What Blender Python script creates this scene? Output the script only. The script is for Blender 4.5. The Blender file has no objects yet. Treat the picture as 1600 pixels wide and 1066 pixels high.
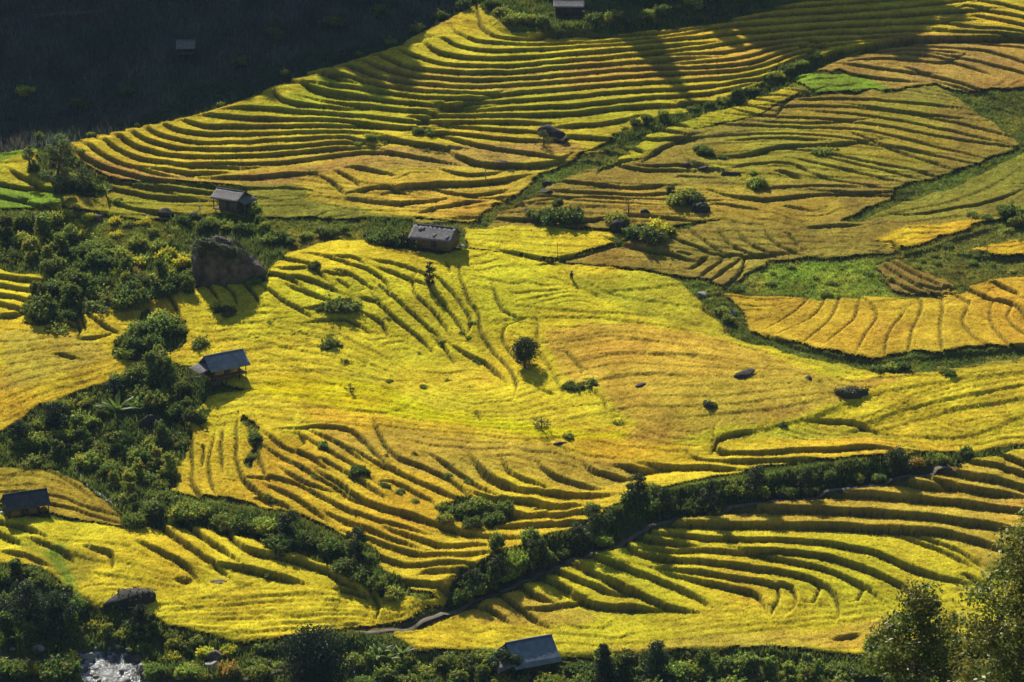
import bpy, math, random
import numpy as np
from mathutils import Vector
random.seed(5); RNG = np.random.default_rng(5)
sc = bpy.context.scene
COL = sc.collection
R_ = math.radians
# ---------------- camera, sky, sun, exposure ----------------
CAMZ = 123.6; PITCH = R_(18.0); FOC = 100.0; SENS = 36.0
cam = bpy.data.objects.new('camera', bpy.data.cameras.new('camera')); COL.objects.link(cam)
cam.data.lens = FOC; cam.data.sensor_width = SENS; cam.data.clip_start = 1.0; cam.data.clip_end = 9000
cam.location = (0, 0, CAMZ); cam.rotation_euler = (math.pi/2 - PITCH, 0, 0)
sc.camera = cam
SUN_AZ = R_(-20.0); SUN_EL = R_(39.0)
SUNV = np.array([math.sin(SUN_AZ)*math.cos(SUN_EL), math.cos(SUN_AZ)*math.cos(SUN_EL), math.sin(SUN_EL)])
w = bpy.data.worlds.new('World'); sc.world = w; w.use_nodes = True
nt = w.node_tree; sky = nt.nodes.new('ShaderNodeTexSky'); sky.sky_type = 'NISHITA'
sky.sun_disc = False; sky.sun_elevation = SUN_EL; sky.sun_rotation = SUN_AZ
bg = nt.nodes['Background']; nt.links.new(sky.outputs[0], bg.inputs[0]); bg.inputs[1].default_value = 0.05
sun = bpy.data.lights.new('sun', 'SUN'); sun.energy = 5.0; sun.angle = R_(0.5); sun.color = (1.0, 0.93, 0.80)
so = bpy.data.objects.new('sun', sun); COL.objects.link(so)
so.rotation_euler = Vector(SUNV).to_track_quat('Z', 'Y').to_euler()
sc.view_settings.view_transform = 'Standard'; sc.view_settings.look = 'None'
sc.view_settings.exposure = 0.6; sc.view_settings.gamma = 1.0
sc.cycles.max_bounces = 5; sc.cycles.diffuse_bounces = 1; sc.cycles.transmission_bounces = 2; sc.cycles.volume_bounces = 0

# ---------------- helpers ----------------
def tag(o, label=None, cat=None, group=None, kind=None):
    if label: o['label'] = label
    if cat: o['category'] = cat
    if group: o['group'] = group
    if kind: o['kind'] = kind
    return o
def empty(name, loc, rz=0.0):
    o = bpy.data.objects.new(name, None); o.location = loc; o.rotation_euler = (0, 0, rz); o.empty_display_size = 0.5
    COL.objects.link(o); return o
def mesh_np(name, V, F, mat, parent=None, col=None, smooth=False):
    """V (n,3), F (m,3) or (m,4) arrays -> one mesh object"""
    V = np.asarray(V, np.float32); me = bpy.data.meshes.new(name)
    Fs = F if isinstance(F, list) else [F]
    nv = len(V); me.vertices.add(nv); me.vertices.foreach_set('co', V.ravel())
    loops = np.concatenate([np.asarray(f, np.int32).ravel() for f in Fs])
    tot = np.concatenate([np.full(len(f), f.shape[1], np.int32) for f in Fs])
    st = np.concatenate([[0], np.cumsum(tot)[:-1]]).astype(np.int32)
    me.loops.add(len(loops)); me.loops.foreach_set('vertex_index', loops)
    me.polygons.add(len(tot)); me.polygons.foreach_set('loop_start', st); me.polygons.foreach_set('loop_total', tot)
    if smooth: me.polygons.foreach_set('use_smooth', np.ones(len(tot), bool))
    if col is not None:
        a = me.color_attributes.new('Col', 'FLOAT_COLOR', 'POINT')
        c = np.ones((nv, 4), np.float32); c[:, :3] = col; a.data.foreach_set('color', c.ravel())
    me.update(calc_edges=True)
    if mat: me.materials.append(mat)
    o = bpy.data.objects.new(name, me); COL.objects.link(o)
    if parent: o.parent = parent
    return o
def vnoise(x, y, seed=0):
    xi = np.floor(x).astype(np.int64); yi = np.floor(y).astype(np.int64); fx = x-xi; fy = y-yi
    fx = fx*fx*(3-2*fx); fy = fy*fy*(3-2*fy)
    def h(a, b):
        n = (a*374761393 + b*668265263 + seed*974634777) & 0xffffffff
        n = ((n ^ (n >> 13))*1274126177) & 0xffffffff
        return ((n ^ (n >> 16)) & 0xffff)/65535.0
    return (h(xi, yi)*(1-fx)+h(xi+1, yi)*fx)*(1-fy)+(h(xi, yi+1)*(1-fx)+h(xi+1, yi+1)*fx)*fy*1.0
def fbm(x, y, sc_, seed=0, oc=3):
    r = 0; a = .5; t = 0
    for k in range(oc):
        r = r + a*vnoise(x/sc_*2**k+17*k, y/sc_*2**k, seed+k); t += a; a *= .5
    return r/t*2-1
def sstep(a, b, x): t = np.clip((x-a)/(b-a), 0, 1); return t*t*(3-2*t)

# ---------------- camera <-> ground ----------------
FPX = FOC/SENS*1600.0
cP, sP = math.cos(PITCH), math.sin(PITCH)
SL = 0.2034
BUMPS = []   # (x,y,amp,sx,sy) filled below
def S0(x, y):
    x = np.asarray(x, float); y = np.asarray(y, float)
    up = SL*(y-380.0)
    near = -17.3 + 0.42*(292.0-y)
    m = 0.5*(up+near+np.sqrt((up-near)**2+2.0))
    z = np.where(y > 340, up, m)
    far = np.clip(y-1200, 0, None)
    z = z + 0.0*far
    for (bx, by, a, sx, sy) in BUMPS: z = z + a*np.exp(-((x-bx)/sx)**2-((y-by)/sy)**2)
    return z
def ray(px, py):
    px = np.asarray(px, float); py = np.asarray(py, float)
    u = (px-800)/FPX; v = -(py-533)/FPX
    return u, cP+v*sP, -sP+v*cP         # direction (x, y, z)
def at(px, py):
    dx, dy, dz = ray(px, py); t = (CAMZ+SL*380)/(SL*dy-dz)
    for _ in range(12):
        f = CAMZ+t*dz-S0(t*dx, t*dy); t = t-f/(dz-SL*dy)
    return t*dx, t*dy
def proj(x, y, z):
    zz = z-CAMZ; d = y*cP-zz*sP; v = y*sP+zz*cP
    d = np.maximum(d, 1.0)
    return 800+FPX*x/d, 533-FPX*v/d
for (px, py, a, sx, sy) in [(640, 110, 2.2, 38, 20), (1250, 640, 1.8, 30, 14), (1500, 560, 1.5, 25, 14), (150, 230, 1.5, 16, 12),
                            (700, 560, -1.6, 24, 14), (1350, 930, -1.2, 22, 10), (560, 430, 1.3, 22, 12), (1350, 230, -1.5, 30, 22),
                            (950, 240, -1.2, 12, 16), (150, 680, -1.8, 14, 12), (250, 900, .9, 15, 8), (200, 60, 3.0, 40, 20)]:
    t_ = at(px, py); BUMPS.append((float(t_[0]), float(t_[1]), a, sx, sy))

# ---------------- terrace lines traced from the photograph ----------------
K = 540/1599.0
REG = {1:(0,0),2:(530,0),3:(1060,0),4:(0,350),5:(530,350),6:(1060,350),7:(0,706),10:(0,533),8:(530,706),9:(1060,706),0:(0,0)}
ASC = {1: 1.3, 2: 1.3, 3: 1.0, 4: .9, 5: .78, 6: 1.0, 7: 1.1, 8: 1.15, 9: 1.2, 10: 1.0}
LINES = []   # (A, w, ramp, [(px,py)...])
def L(reg, A, w, txt, ramp=0.22):
    ox, oy = REG[reg]; k = (.5 if reg == 10 else K) if reg else 1.0
    for part in txt.strip().split('|'):
        n = [float(q) for q in part.replace(',', ' ').split()]
        LINES.append((A*ASC.get(reg, 1) if A < 1.35 else A, w*(1.7 if A < 1.35 else 1), ramp, [(ox+n[i]*k, oy+n[i+1]*k) for i in range(0, len(n), 2)]))
def resamp(P, n):
    P = np.array(P, float); d = np.r_[0, np.cumsum(np.hypot(*np.diff(P, axis=0).T))]
    t = np.linspace(0, d[-1], n); return np.c_[np.interp(t, d, P[:, 0]), np.interp(t, d, P[:, 1])]
def FAM(A, w, g1, g2, n, jit=1.2, inc=True):
    n1 = [float(q) for q in g1.replace(',', ' ').split()]; n2 = [float(q) for q in g2.replace(',', ' ').split()]
    a = resamp(list(zip(n1[::2], n1[1::2])), 26); b = resamp(list(zip(n2[::2], n2[1::2])), 26)
    for i in range(n):
        t = i/(n-1) if inc else (i+1)/(n+1)
        t += random.uniform(-.18, .18)/n
        P = a*(1-t)+b*t; P[:, 1] += np.interp(np.arange(26), np.arange(0, 26, 5), np.array([random.uniform(-jit, jit) for _ in range(6)]))
        i0 = random.choice([0, 0, 1, 3]); i1 = random.choice([26, 26, 25, 22])
        LINES.append((A*random.uniform(.75, 1.2), w, .22, [tuple(p) for p in P[i0:i1]]))
# spur (upper left)
L(1,.62,3.2,"1340 360 1390 400 1450 430 1530 450 1600 462|1420 340 1500 375 1600 400|1280 465 1310 495 1400 510 1600 508|1165 530 1300 525 1450 535 1600 545|1010 570 1150 578 1350 565 1600 572|890 600 950 612 1100 608 1300 595 1600 596|775 615 830 635 950 640 1200 628 1600 620|690 630 750 660 900 680 1200 668 1600 648|615 640 680 675 820 705 1100 710 1400 690 1600 674|550 655 640 705 800 735 1050 745 1350 715 1600 694|485 670 560 720 700 760 900 782 1060 785|410 690 480 745 600 785 720 815|355 712 420 765 560 815 720 860 900 870 1000 875|305 740 400 800 600 860 800 895 950 905|540 880 700 915 900 930")
L(1,.6,3,"1000 830 1150 835 1380 818|1060 775 1250 765 1420 745 1600 712|720 800 860 812 1000 812|70 815 120 850 200 885 270 895|0 860 100 885 150 880")
L(1,.4,3,"1500 830 1550 860 1590 900|0 920 60 930 120 935|100 930 180 970 260 960|300 990 400 1005 450 1000|640 860 800 905|560 960 700 1000 850 1010")
L(2,.66,3.2,"640 30 650 110 690 155 760 178 880 180 1000 165 1200 165 1400 158 1600 140|570 170 610 200 720 215 850 212 1000 200 1050 195 1200 195 1390 180 1600 165|495 205 560 235 700 250 850 248 1000 240 1200 225 1400 210 1600 193|415 240 450 262 560 280 720 288 900 280 1100 262 1400 240 1600 222|330 275 400 300 520 318 680 325 850 318 1050 300 1300 275 1600 250|245 305 350 335 500 352 700 355 900 340 1200 315 1450 295 1600 285|120 315 250 350 400 375 600 385 850 378 1100 355 1350 335 1600 320|40 330 150 370 350 400 550 415 800 410 1100 385 1400 362 1600 350|0 385 150 400 350 430 600 460 750 455 1000 430 1300 400 1600 392|0 420 200 440 400 470 550 490 640 480|560 500 660 485 900 480 1200 450 1400 435 1600 430|0 448 200 480 400 505 560 505|560 510 700 520 900 515 1150 500 1400 470 1600 462|0 488 200 510 400 538 530 540 700 550 900 545 1100 530 1300 505 1500 495|0 545 200 560 350 580 400 560|345 545 480 580|540 580 700 575 900 578|0 570 100 595 250 605 330 605")
L(2,.55,3,"540 590 700 610 870 622|0 612 90 625|0 655 90 665|450 630 600 640 750 655 900 662|1060 600 1200 590 1330 560|1060 640 1250 655|510 650 650 690 800 720 950 742")
L(2,.75,4,"180 650 350 680 500 692|560 740 620 770 700 790 900 780 980 765|310 882 400 870 550 872 680 855 760 840")
L(2,.45,2.6,"500 800 600 830 700 815|0 720 120 700 250 715 430 745|60 790 150 800 230 820|0 810 60 840 90 870|750 925 850 960|660 1020 800 1030 920 1035|1030 850 1150 870 1330 885 1450 880|1470 570 1600 600|1400 590 1500 610 1600 640|1350 640 1470 665 1600 655|1310 680 1400 720|1220 695 1330 720|1130 750 1220 765|1200 800 1230 770 1350 760|1310 775 1420 800 1600 795|1420 785 1500 790 1600 780|1430 745 1500 690 1600 650|1110 900 1250 905 1400 915 1520 905|80 900 200 880 300 900|100 940 260 960 420 940|420 980 560 950 640 940|480 890 600 920 720 900")
L(3,.62,3,"0 90 120 78 250 62 500 45 800 20 1000 5|0 125 120 105 250 96 500 80 800 65 1100 40 1330 15|0 160 120 140 250 130 500 115 800 95 1100 80 1350 60|0 205 150 180 300 160 500 150 800 130 1100 115 1250 110|0 240 200 215 330 195 450 190 700 165 900 168 1100 150|0 265 200 260 350 225 500 215 700 200 900 190|0 300 200 300 330 280 450 235 600 225 780 215|0 330 200 330 350 310 450 270 550 240|0 350 250 345 400 320 500 275 600 250|0 388 200 370 400 355 500 310 590 265|0 418 200 405 440 375|0 450 200 440 240 430|0 490 150 480|1330 40 1600 90|1380 75 1600 120|1400 10 1600 60|1250 115 1400 150 1600 175|1230 150 1400 170 1550 185|1000 -10 1200 -12 1400 -20|300 30 600 12 900 -10|700 -20 1000 -40 1300 -60")
L(3,.42,3,"900 240 1100 235 1260 255|870 285 1000 280 1200 300 1260 290|800 310 950 335 1120 350|770 345 900 375 1050 385|1080 210 1250 230 1450 250 1600 300|1250 270 1400 300 1600 350|1100 340 1300 400 1400 430|1060 260 1200 270 1380 330|1400 200 1500 205 1600 225")
L(3,.3,2.2,"480 500 700 500 880 510 1200 550|380 545 600 560 900 580 1200 640 1540 690|260 590 500 600 800 600 1000 640 1350 730|900 510 1100 540 1300 580 1520 640|200 640 450 630 700 640 1000 690 1340 760|860 650 1000 700 1250 790|560 700 700 720 850 760 1100 800 1200 830|340 770 500 765 580 790 640 830 900 880|600 760 800 800 1000 850|450 885 600 880 800 880|160 950 350 975|500 960 600 985|460 530 490 480 560 450 620 430|1300 460 1400 490 1540 520|0 820 150 830|0 770 100 780|280 475 350 505 460 530|330 450 400 470 470 490|390 430 450 450 510 460|480 405 540 430 600 440|230 500 300 525 370 545|620 470 800 470 1000 480 1200 500|700 530 900 550 1150 590 1400 650|420 575 620 585 800 570|700 900 900 910 1100 890|300 660 500 655 620 660|700 740 900 790 1080 830|1250 400 1400 440 1550 480")
L(3,.6,3,"270 735 370 725 450 690 600 690 780 675|270 925 400 940 500 930 700 905 900 910|470 800 560 830|50 760 100 790 200 800")
L(4,.85,3.5,"0 270 100 280 220 292|0 303 100 318 160 322|0 345 80 350 170 378|0 378 60 400 120 418|0 432 90 422")
L(4,.5,3,"280 450 330 470 370 472|430 450 470 480 530 510|340 440 380 480 360 550 460 535|270 610 350 632|380 440 400 500|920 270 980 300 1010 350|1020 280 1080 320 1100 370|1130 290 1170 320 1200 370|1240 315 1330 370 1420 430|1500 160 1600 182|1510 240 1600 252|1310 220 1400 225 1450 215|1310 170 1380 195 1450 215 1500 265|1470 460 1600 440|780 340 830 420 850 500")
L(4,.72,3.5,"1350 290 1430 330 1500 362|1370 262 1480 290 1550 325|1450 402 1530 388 1600 368|1230 240 1330 250 1380 285")
L(10,.55,3.2,"960 282 1040 281 1110 288 1150 335 1185 372|985 328 1040 360 1105 392 1150 430|995 300 1060 332 1125 372|850 318 900 352 960 368 1015 402|885 375 960 415 1030 455 1110 505 1200 540|835 438 930 448 1000 488 1075 530|850 465 930 498 1000 548|815 490 900 525|1005 425 1080 475 1140 512|1115 435 1200 500|1110 545 1200 578 1290 605|1150 372 1240 415 1330 460 1410 492|1230 445 1345 502|1220 360 1250 385 1330 408 1400 432 1455 482|1375 385 1440 425 1530 480|1485 388 1530 438 1610 478|1180 290 1215 362|940 300 960 330 930 352|1010 380 1100 430|900 420 960 455 1010 470")
L(10,.78,3.4,"1260 556 1400 598 1570 642|1245 608 1350 648 1490 672|1145 622 1250 658 1350 693 1480 715|1150 668 1260 713 1350 738 1460 757|1235 768 1340 798 1440 816|1330 748 1450 780|1060 560 1130 590 1260 640|1500 540 1600 560")
L(10,.6,3.4,"600 310 606 400 600 450 630 492|668 325 652 400 668 462|742 285 738 380 762 440 805 482|800 300 800 350 830 420|700 295 692 340 700 400|640 340 636 400")
FAM(.17,2.6,"430 500 520 520 600 560 660 600 720 618 780 610 815 590","400 655 500 668 600 672 700 680 820 690 900 688",12)
FAM(.15,2.6,"0 560 100 545 200 540","0 680 60 650 150 620 250 575",8)
FAM(.14,3,"1360 672 1450 650 1520 640 1600 625","1390 640 1450 615 1520 590 1600 580",6)
FAM(.15,3,"320 540 400 530 500 525 560 560","380 640 500 640 600 650 640 640",7)
L(5,.5,4,"0 180 60 205 100 210 160 235 210 270 225 295|190 190 280 210 370 235 410 260|200 222 280 250 370 280|0 235 70 255 140 300|0 275 45 310|345 285 350 340 400 380 460 440 500 500|430 310 470 370 530 440 570 500|220 320 300 390 350 440 400 480 440 515|180 370 230 430 300 480 370 530 410 570|100 350 180 365|475 280 530 330 580 400 610 450 610 480|570 290 600 370 640 420 655 460 650 510 700 590 760 650 800 695 820 750|720 320 730 370 760 415 795 435|795 480 765 500 755 555 790 610 840 660|450 540 490 580 525 640|130 430 220 480 225 520|0 450 60 460 110 490|0 165 80 175 110 195")
L(5,.7,4,"560 600 620 630 680 650 750 715|780 140 880 160 970 185|1000 182 1150 150 1290 95|1290 95 1400 125 1500 150 1600 175")
L(5,.35,3,"1170 780 1220 820 1240 870|950 785 1000 800|1060 610 1130 690|920 480 920 590 940 640|960 650 1000 720 1030 770|640 880 660 920|500 190 515 235")
L(5,.26,3,"1060 240 1200 320 1400 370 1600 390|1250 330 1450 310 1600 290|1000 260 1100 300 1220 350|850 450 1000 440 1300 450 1600 500|1050 560 1250 520 1500 560|1100 760 1300 720 1500 700 1600 720|1200 620 1400 600 1600 640|900 400 1100 420 1400 430")
L(6,.3,4,"590 370 540 420 420 490|675 370 640 440 500 510|745 365 720 450 590 560|840 370 830 440 720 540|905 395 930 430 870 520 840 580|1040 430 970 520 960 600|1120 360 1135 400 1080 500 1070 600|1220 350 1225 430 1210 500 1225 600|1340 400 1310 470 1350 520 1410 570|1450 390 1440 450 1480 520 1530 580|1540 400 1520 440 1560 490 1600 520|1290 340 1350 375")
L(6,.5,4,"1340 315 1440 360 1550 380 1600 430|1470 285 1570 340|470 550 650 605 880 640|1080 630 1400 600 1600 580|1050 155 1150 130 1250 85 1400 40|1320 145 1500 165 1600 165|990 100 1050 155|640 920 800 930 880 965|160 1050 190 1010 300 980")
L(6,.38,2.6,"0 90 100 130 200 160 340 160 430 155|60 40 140 110 210 150|200 50 240 120 330 150|290 60 320 110 420 150|410 50 450 110 530 145|520 60 560 120|60 220 130 170|120 240 190 190 200 160|160 265 230 210 270 180|230 290 290 230 300 170|910 240 1030 290 1120 330 1230 335|950 200 1050 260 1150 320|1000 190 1100 250 1200 300|0 150 70 160|600 30 800 20|1130 300 1200 320 1280 300")
L(6,.22,3,"880 940 1100 860 1300 820 1600 760|920 980 1150 900 1400 850 1600 820|880 970 1000 1010 1200 1000 1320 1010 1600 900|300 980 550 930 700 890|700 880 900 800 1200 750 1600 700|200 560 400 600 600 650|0 620 200 640 350 700|100 900 400 880 600 840")
L(7,.6,3.4,"0 345 100 365 190 400|180 430 260 460 330 505|0 385 90 435|50 485 130 500 210 535|430 460 520 480 530 530|820 600 880 602")
L(7,.85,3.4,"750 350 850 430 920 480 1000 540|690 450 780 490 850 530 890 570|890 360 960 420 1060 495|1080 420 1130 480 1250 500 1370 520 1500 560 1600 610|1050 545 1150 555 1300 590 1340 600")
L(7,.15,3,"0 150 80 110 140 100|140 170 155 110|950 700 1100 640 1200 600|1000 800 1200 760 1500 790|1100 860 1400 800 1600 810|600 760 800 720 1000 760")
L(8,.65,3.6,"640 80 700 150 830 200|770 80 800 130 910 180|940 90 980 130 1080 165 1160 185|1150 80 1180 120 1310 135|1310 90 1400 100 1480 100|1480 90 1600 110")
L(8,.95,3.6,"670 215 760 240 920 270|790 310 950 330 1120 342|770 367 950 395 1130 402|930 272 1090 300|920 212 1100 225 1200 235")
L(8,.6,3.4,"0 575 60 590 100 620|0 625 130 672|140 660 200 720 180 780|340 800 420 790 480 740|640 720 700 735 775 785|750 670 830 730 930 800|910 740 1000 730 1100 700")
L(8,.85,3.4,"830 620 920 690 950 702|1050 520 1150 580 1300 642|1000 555 1100 610 1250 652|920 582 1010 620 1080 662|1080 672 1200 720 1400 732|1310 650 1450 710 1580 742|1150 482 1200 520 1350 572|1380 412 1450 430 1600 452|1340 450 1400 490 1600 512|1430 592 1600 652")
L(9,.95,3.6,"0 100 120 110 230 122|680 212 800 225 1000 220 1250 240 1530 280|210 277 400 290 700 290 1000 310 1300 340 1470 365|0 365 300 352 700 355 1000 370 1250 385 1430 437|1210 152 1350 190 1520 207|980 152 1100 170 1210 167|1170 102 1400 140 1600 177")
L(9,.65,3.4,"180 0 220 40 500 50 900 50|300 82 450 82 600 102|1340 67 1450 90 1600 117|1510 40 1600 82|0 412 300 430 600 432 800 457 950 502 1050 552 1180 592|0 472 200 480 400 482 600 492 800 532 950 592 1040 642|370 487 500 515 700 562 830 622 860 640|0 522 200 542 400 557 600 592 700 642 740 702|0 562 200 592 440 622 530 632 550 690|20 592 150 622 350 652 390 692|0 642 90 692")
L(9,.38,3,"70 40 120 70 280 80|460 620 480 660 440 750|660 640 630 720|860 640 830 715|1060 397 1200 442 1320 520|1150 402 1300 462 1380 530|1330 582 1400 632|730 890 780 880 820 865")
FAM(.15,2.6,"1090 945 1160 948 1230 950 1310 940 1365 925","1060 1010 1160 995 1260 985 1380 970",5)
FAM(.15,2.6,"1000 440 1100 490 1200 540 1320 575","880 430 960 480 1080 510 1200 545",5)
FAM(.15,2.6,"860 540 960 520 1080 530 1180 560","900 660 1000 640 1150 640 1280 620",8,2.5)
FAM(.15,2.6,"720 370 800 375 880 378 960 380","735 388 800 396 860 404 885 404",3)
FAM(.15,3,"220 960 330 940 450 935 560 950","270 1000 380 1000 480 990 560 978",6)
FAM(.25,2.4,"760 300 850 300 960 310 1050 320","760 350 860 345 960 350 1060 345",5)
FAM(.25,2.4,"1400 335 1480 320 1540 300 1600 270","1420 350 1500 345 1560 340 1600 335",3,3)
FAM(.25,2.4,"0 735 50 730 90 745 130 770","0 790 60 790 120 800 170 815",5,2)
FAM(.28,2.4,"330 300 360 300 400 298 470 300","100 335 160 335 250 340 330 345",4,2)
FAM(.22,2.4,"480 285 560 290 640 300 740 320","500 325 580 330 660 335 730 345",4,3)
FAM(.17,2.4,"960 360 1060 365 1200 360 1340 362","1000 420 1100 430 1180 420 1300 400",5,2)
FAM(.24,2.6,"110 850 200 858 280 885 330 900","120 895 180 902 240 912 300 925",3)
FAM(.24,2.6,"350 945 450 932 560 935 640 948","300 990 400 995 480 986 560 978",7)
FAM(.24,2.4,"1100 215 1250 205 1400 220 1550 245","1120 290 1250 300 1350 300 1420 290",6,2)
FAM(.24,2.4,"900 300 960 292 1040 300 1100 305","820 345 900 348 980 340 1060 345",4,2)
# banks: long high steps (the hedge bank above the footpath, the spur edge, thicket ravines)
L(0,2.8,10,"640 974 740 928 860 881 985 836 1060 805 1140 791 1280 769 1390 749 1480 733",2.0)
L(0,1.6,9,"740 60 690 60 640 75 530 110 430 140 360 172 240 202 150 222 100 240",1.5)
L(0,1.6,6,"200 800 300 812 420 830 520 860 600 915",1.3)
L(0,2.2,7,"740 30 800 52 870 60 960 50 1060 35 1180 5",1.2)
L(0,1.4,5,"1130 165 1230 115 1290 88 1400 68 1600 62",.8)
L(0,1.5,6,"0 905 100 945 170 970 260 1000 420 1015 560 1020 650 1035 900 1045 1100 1030 1370 1035",1.2)
# ---------------- terrain grid ----------------
def growing(a, b, n, q=1.12, s0=.3):
    st = s0*q**np.arange(n); st = st/st.sum()*(b-a); return a+np.cumsum(st)
G = 0.2
xs_f = np.arange(-114, 114.01, G); ys_f = np.arange(297, 506.01, G)
xs = np.r_[-growing(114, 1500, 40)[::-1], xs_f, growing(114, 1500, 40)]
ys = np.r_[297-growing(0, 330, 45)[::-1], ys_f, growing(506, 2600, 45)]
GX, GY = np.meshgrid(xs, ys)
Z0 = S0(GX, GY)
ix0, iy0 = 40, 45; nx, ny = len(xs_f), len(ys_f)
FX, FY = np.meshgrid(xs_f, ys_f); FZ0 = S0(FX, FY)
PXg, PYg = proj(FX, FY, FZ0)
WX = FX+.20*fbm(FX, FY, 3.0, 3, 3); WY = FY+.20*fbm(FX, FY, 3.0, 9, 3)
DZ = np.zeros_like(FX); RIS = np.zeros_like(FX)
def chaikin(P, it=2):
    for _ in range(it):
        if len(P) < 3: break
        q = P[:-1]*.75+P[1:]*.25; r = P[:-1]*.25+P[1:]*.75
        m = np.empty((2*len(q), 2)); m[::2] = q; m[1::2] = r
        P = np.vstack([P[:1], m[1:-1], P[-1:]])
    return P
def line_field(P, wd):
    """signed distance (+ on the left of travel) and arc position on a sub-window of the grid"""
    x0, y0 = P.min(0)-wd; x1, y1 = P.max(0)+wd
    i0 = max(0, int((x0+114)/G)); i1 = min(nx, int((x1+114)/G)+2); j0 = max(0, int((y0-297)/G)); j1 = min(ny, int((y1-297)/G)+2)
    if i1-i0 < 2 or j1-j0 < 2: return None
    sx = WX[j0:j1, i0:i1]; sy = WY[j0:j1, i0:i1]
    best = np.full(sx.shape, 1e9); sg = np.zeros(sx.shape); arc = np.zeros(sx.shape); acc = 0
    for a, b in zip(P[:-1], P[1:]):
        d = b-a; ln = math.hypot(*d)
        if ln < 1e-6: continue
        # restrict to this segment's own box
        bx0 = min(a[0], b[0])-wd-1; bx1 = max(a[0], b[0])+wd+1; by0 = min(a[1], b[1])-wd-1; by1 = max(a[1], b[1])+wd+1
        u0 = max(0, int((bx0+114)/G)-i0); u1 = min(i1-i0, int((bx1+114)/G)+2-i0); v0 = max(0, int((by0-297)/G)-j0); v1 = min(j1-j0, int((by1-297)/G)+2-j0)
        if u1 > u0 and v1 > v0:
            qx = sx[v0:v1, u0:u1]-a[0]; qy = sy[v0:v1, u0:u1]-a[1]
            t = np.clip((qx*d[0]+qy*d[1])/ln**2, 0, 1)
            ds = np.hypot(qx-t*d[0], qy-t*d[1]); s = np.sign(d[0]*qy-d[1]*qx)
            m = ds < best[v0:v1, u0:u1]
            best[v0:v1, u0:u1][m] = ds[m]; sg[v0:v1, u0:u1][m] = s[m]; arc[v0:v1, u0:u1][m] = (acc+t*ln)[m]
        acc += ln
    return (slice(j0, j1), slice(i0, i1)), best, sg, arc, acc
def merge_lines(LS, seams_x=(535, 1065), seams_y=(355, 708)):
    LS = [list(l) for l in LS]; changed = True
    def near(p, q):
        on = any(abs(p[0]-s_) < 8 and abs(q[0]-s_) < 8 for s_ in seams_x) or any(abs(p[1]-s_) < 8 and abs(q[1]-s_) < 8 for s_ in seams_y)
        return on and math.hypot((p[0]-q[0])*.5, p[1]-q[1]) < 7
    while changed:
        changed = False; best = None
        for i, a_ in enumerate(LS):
            if a_[0] > 1.3: continue
            for j, b_ in enumerate(LS):
                if i == j or b_[0] > 1.3: continue
                p, q = a_[3][-1], b_[3][0]
                if near(p, q):
                    d = math.hypot(p[0]-q[0], (p[1]-q[1])*2)
                    if best is None or d < best[0]: best = (d, i, j)
        if best:
            _, i, j = best; A1, B1 = LS[i], LS[j]; p, q = A1[3][-1], B1[3][0]; m = ((p[0]+q[0])/2, (p[1]+q[1])/2)
            LS[i] = [(A1[0]+B1[0])/2, max(A1[1], B1[1]), A1[2], A1[3][:-1]+[m]+B1[3][1:]]; LS.pop(j); changed = True
    return LS
def atseam(p): return p[0] < 3 or p[0] > 1595
LINES = merge_lines(LINES)
def extend(P):
    # carry a line on past its traced end with the same bend, so that it thins out instead of stopping
    d = np.hypot(*np.diff(P, axis=0).T); tot = d.sum(); ext = min(7.0, .35*tot); out = []
    for Q in (P, P[::-1]):
        k = max(0, len(Q)-1-max(2, len(Q)//4)); a = Q[k]; m = Q[(k+len(Q)-1)//2]; b = Q[-1]
        a1 = math.atan2(m[1]-a[1], m[0]-a[0]); a2 = math.atan2(b[1]-m[1], b[0]-m[0]); da = (a2-a1+math.pi) % (2*math.pi)-math.pi
        L1 = max(math.hypot(*(b-a))/2, .5); kap = max(-.12, min(.12, da/L1)); h = a2+da*.4; p = b.copy(); E = []
        for _ in range(6): h += kap*ext/6; p = p+np.array([math.cos(h), math.sin(h)])*ext/6; E.append(p.copy())
        out.append(E)
    return np.vstack([np.array(out[1])[::-1], P, np.array(out[0])]), ext
NEAR = np.zeros_like(FX)
for (A, wd, ramp, pts) in LINES:
    if .27 < A < 1.5: ramp = .13
    p = np.array(pts); sa, sb_ = atseam(pts[0]), atseam(pts[-1]); X, Y = at(p[:, 0], p[:, 1]); P = chaikin(np.c_[X, Y]); ext = 0
    if A < 1.35: P, ext = extend(P)
    r = line_field(P, wd)
    if r is None: continue
    sl, dist, sg, arc, tot = r
    e = ext+min(1.2, tot*.1) if A < 1.5 else min(9, tot*.25)
    tp = np.clip(np.minimum(arc+(99 if sa else 0), tot-arc+(99 if sb_ else 0))/e, 0, 1)**.8*np.where(dist < 1e8, 1, 0)*(0.9+.2*vnoise(arc*.35, arc*0, int(abs(P[0, 0])*7) % 97))
    s = dist*sg
    f = np.clip(s/ramp, -1, 1)*A*.5*np.clip(1-dist/wd, 0, None)*tp
    if A > 2.5: f = np.clip(s/ramp, 0, 1)*A*np.clip(1-dist/wd, 0, None)*tp
    DZ[sl] += f
    NEAR[sl] = np.maximum(NEAR[sl], np.clip(1.25-dist/(3.2 if A > .27 else 2.0), 0, 1)*tp)
    if A > .27 and A < 1.5:
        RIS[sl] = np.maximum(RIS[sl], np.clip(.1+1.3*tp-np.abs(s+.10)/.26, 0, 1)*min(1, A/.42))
pot = FZ0-SL*0+1.5*fbm(FX, FY, 16, 201, 2)+.5*fbm(FX, FY, 5, 205, 2)
q_ = pot/.52; fr = q_-np.floor(q_); micro = np.where(fr > .14, .5-(fr-.14)/.86, -.5+fr/.14)*(.10+.14*vnoise(FX/9, FY/9, 211))
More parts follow.
